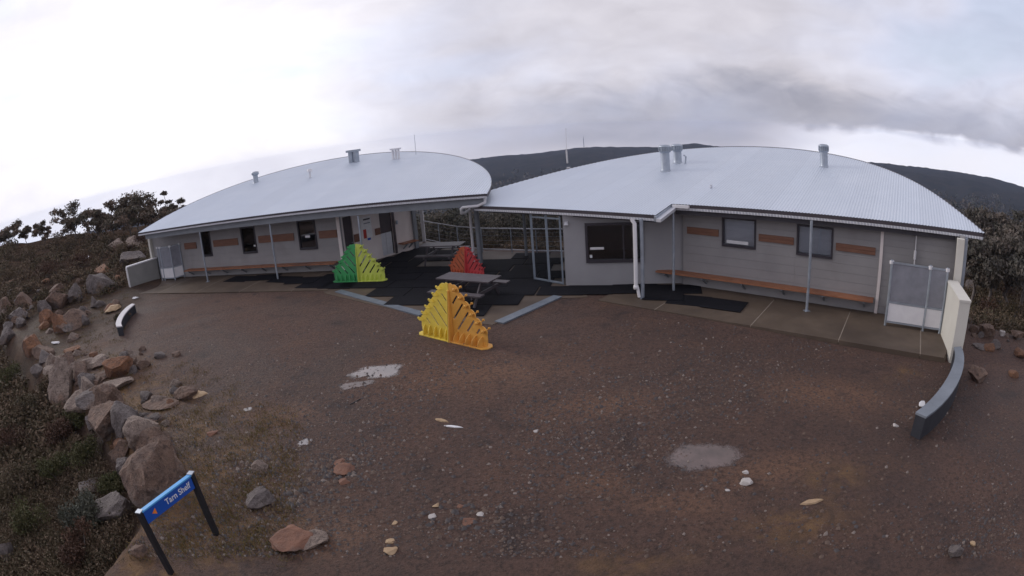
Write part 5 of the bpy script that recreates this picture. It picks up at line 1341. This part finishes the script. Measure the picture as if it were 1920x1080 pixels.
def moss_grass():
    r = np.random.default_rng(88); V = []; T = []
    for it_ in range(1300):
        px, py = (r.uniform(150, 560), r.uniform(680, 1050)) if it_ < 900 else (r.uniform(60, 240), r.uniform(545, 690)); p = hit(px, py); wsd = float(wall_side(p[0], p[1]))
        if not (-3.4 < wsd < .4 or (it_ >= 900 and wsd > -8 and p[0] < -15)) or r.uniform() > .75 + .4 * math.sin(px * .05) * math.sin(py * .06): continue
        n = 26; q = p[:2] + r.normal(size=(n, 2)) * .12; hh = r.uniform(.02, .075, n); a = r.uniform(0, 6.3, n); w_ = .006
        dx, dy = np.cos(a) * w_, np.sin(a) * w_; ln = r.normal(size=(n, 2)) * .03
        z = np.full(n, p[2])
        V.append(np.stack([np.stack([q[:, 0] - dx, q[:, 1] - dy, z], -1), np.stack([q[:, 0] + dx, q[:, 1] + dy, z], -1), np.stack([q[:, 0] + ln[:, 0] + dx * .4, q[:, 1] + ln[:, 1] + dy * .4, z + hh], -1), np.stack([q[:, 0] + ln[:, 0] - dx * .4, q[:, 1] + ln[:, 1] - dy * .4, z + hh], -1)], 1).reshape(-1, 3)); T.append(r.uniform(0, 1, n))
    V = np.concatenate(V); o = big_mesh('moss_grass', V, np.arange(len(V)).reshape(-1, 4), ['grass_blade'], None, np.concatenate(T)); o['kind'] = 'stuff'
    tag(o, 'yellowish moss and short grass along the rock bank', 'grass')
moss_grass()
def far_forest():
    r = np.random.default_rng(99); fo = Foliage(); n = 0
    while n < 3800:
        az_ = R(r.uniform(-22, 66)); rg = 52 * (950 / 52) ** r.uniform(0, 1); x, y = rg * math.sin(az_), rg * math.cos(az_)
        if rg < 75 and math.degrees(az_) > 40: continue
        z = hz(x, y); h_ = (r.uniform(2.6, 4.4) if rg < 110 else r.uniform(4, 8)) * (1 + rg / 900); w_ = h_ * r.uniform(.30, .45); k = 240 if rg < 110 else 90 if rg < 250 else 18
        fo.blob((x, y, z + h_ * .55), (w_, w_, h_ * .42), k, w_ * (.10 if rg < 110 else .18 if rg < 250 else .45), r, .5); n += 1
    o = fo.build('far_forest', 'far_crown'); o['kind'] = 'stuff'; tag(o, 'dark eucalypt forest filling the valley behind the shelter', 'forest')
far_forest()
# mast on the skyline ridge
p = at_r(1095, 277, 1490); p[2] = hz(p[0], p[1]) - 2
tag(MB().beam(p, p + V3(0, 0, 24), 1.6, 1.6).beam(p + V3(0, 0, 24), p + V3(0, 0, 30), .6, .6).build('ridge_mast', 'galv', loc=p), 'far transmitter mast on the skyline ridge between the roofs', 'mast')

# ------------------------------------------------------------------ haze
hb = MB().box(-1900, 1900, -1900, 1900, -330, 13)
h_o = hb.build('haze', 'interior'); h_o['kind'] = 'stuff'; tag(h_o, 'thin bluish mountain haze filling the valley', 'haze')
hm = bpy.data.materials.new('haze'); hm.use_nodes = True; t = NT(hm.node_tree); t.n.clear()
vo = t.node('ShaderNodeVolumePrincipled'); vo.inputs['Color'].default_value = (0.62, 0.72, 1.0, 1); vo.inputs['Density'].default_value = 0.00015; vo.inputs['Anisotropy'].default_value = 0.2
t.l.new(vo.outputs[0], t.node('ShaderNodeOutputMaterial').inputs['Volume'])
h_o.data.materials.clear(); h_o.data.materials.append(hm)
for o in list(bpy.data.objects):
    if '_b' in o: del o['_b']
SC.cycles.volume_bounces = 1
SC.cycles.max_bounces = 6
SC.cycles.transparent_max_bounces = 12
SC.cycles.use_denoising = True
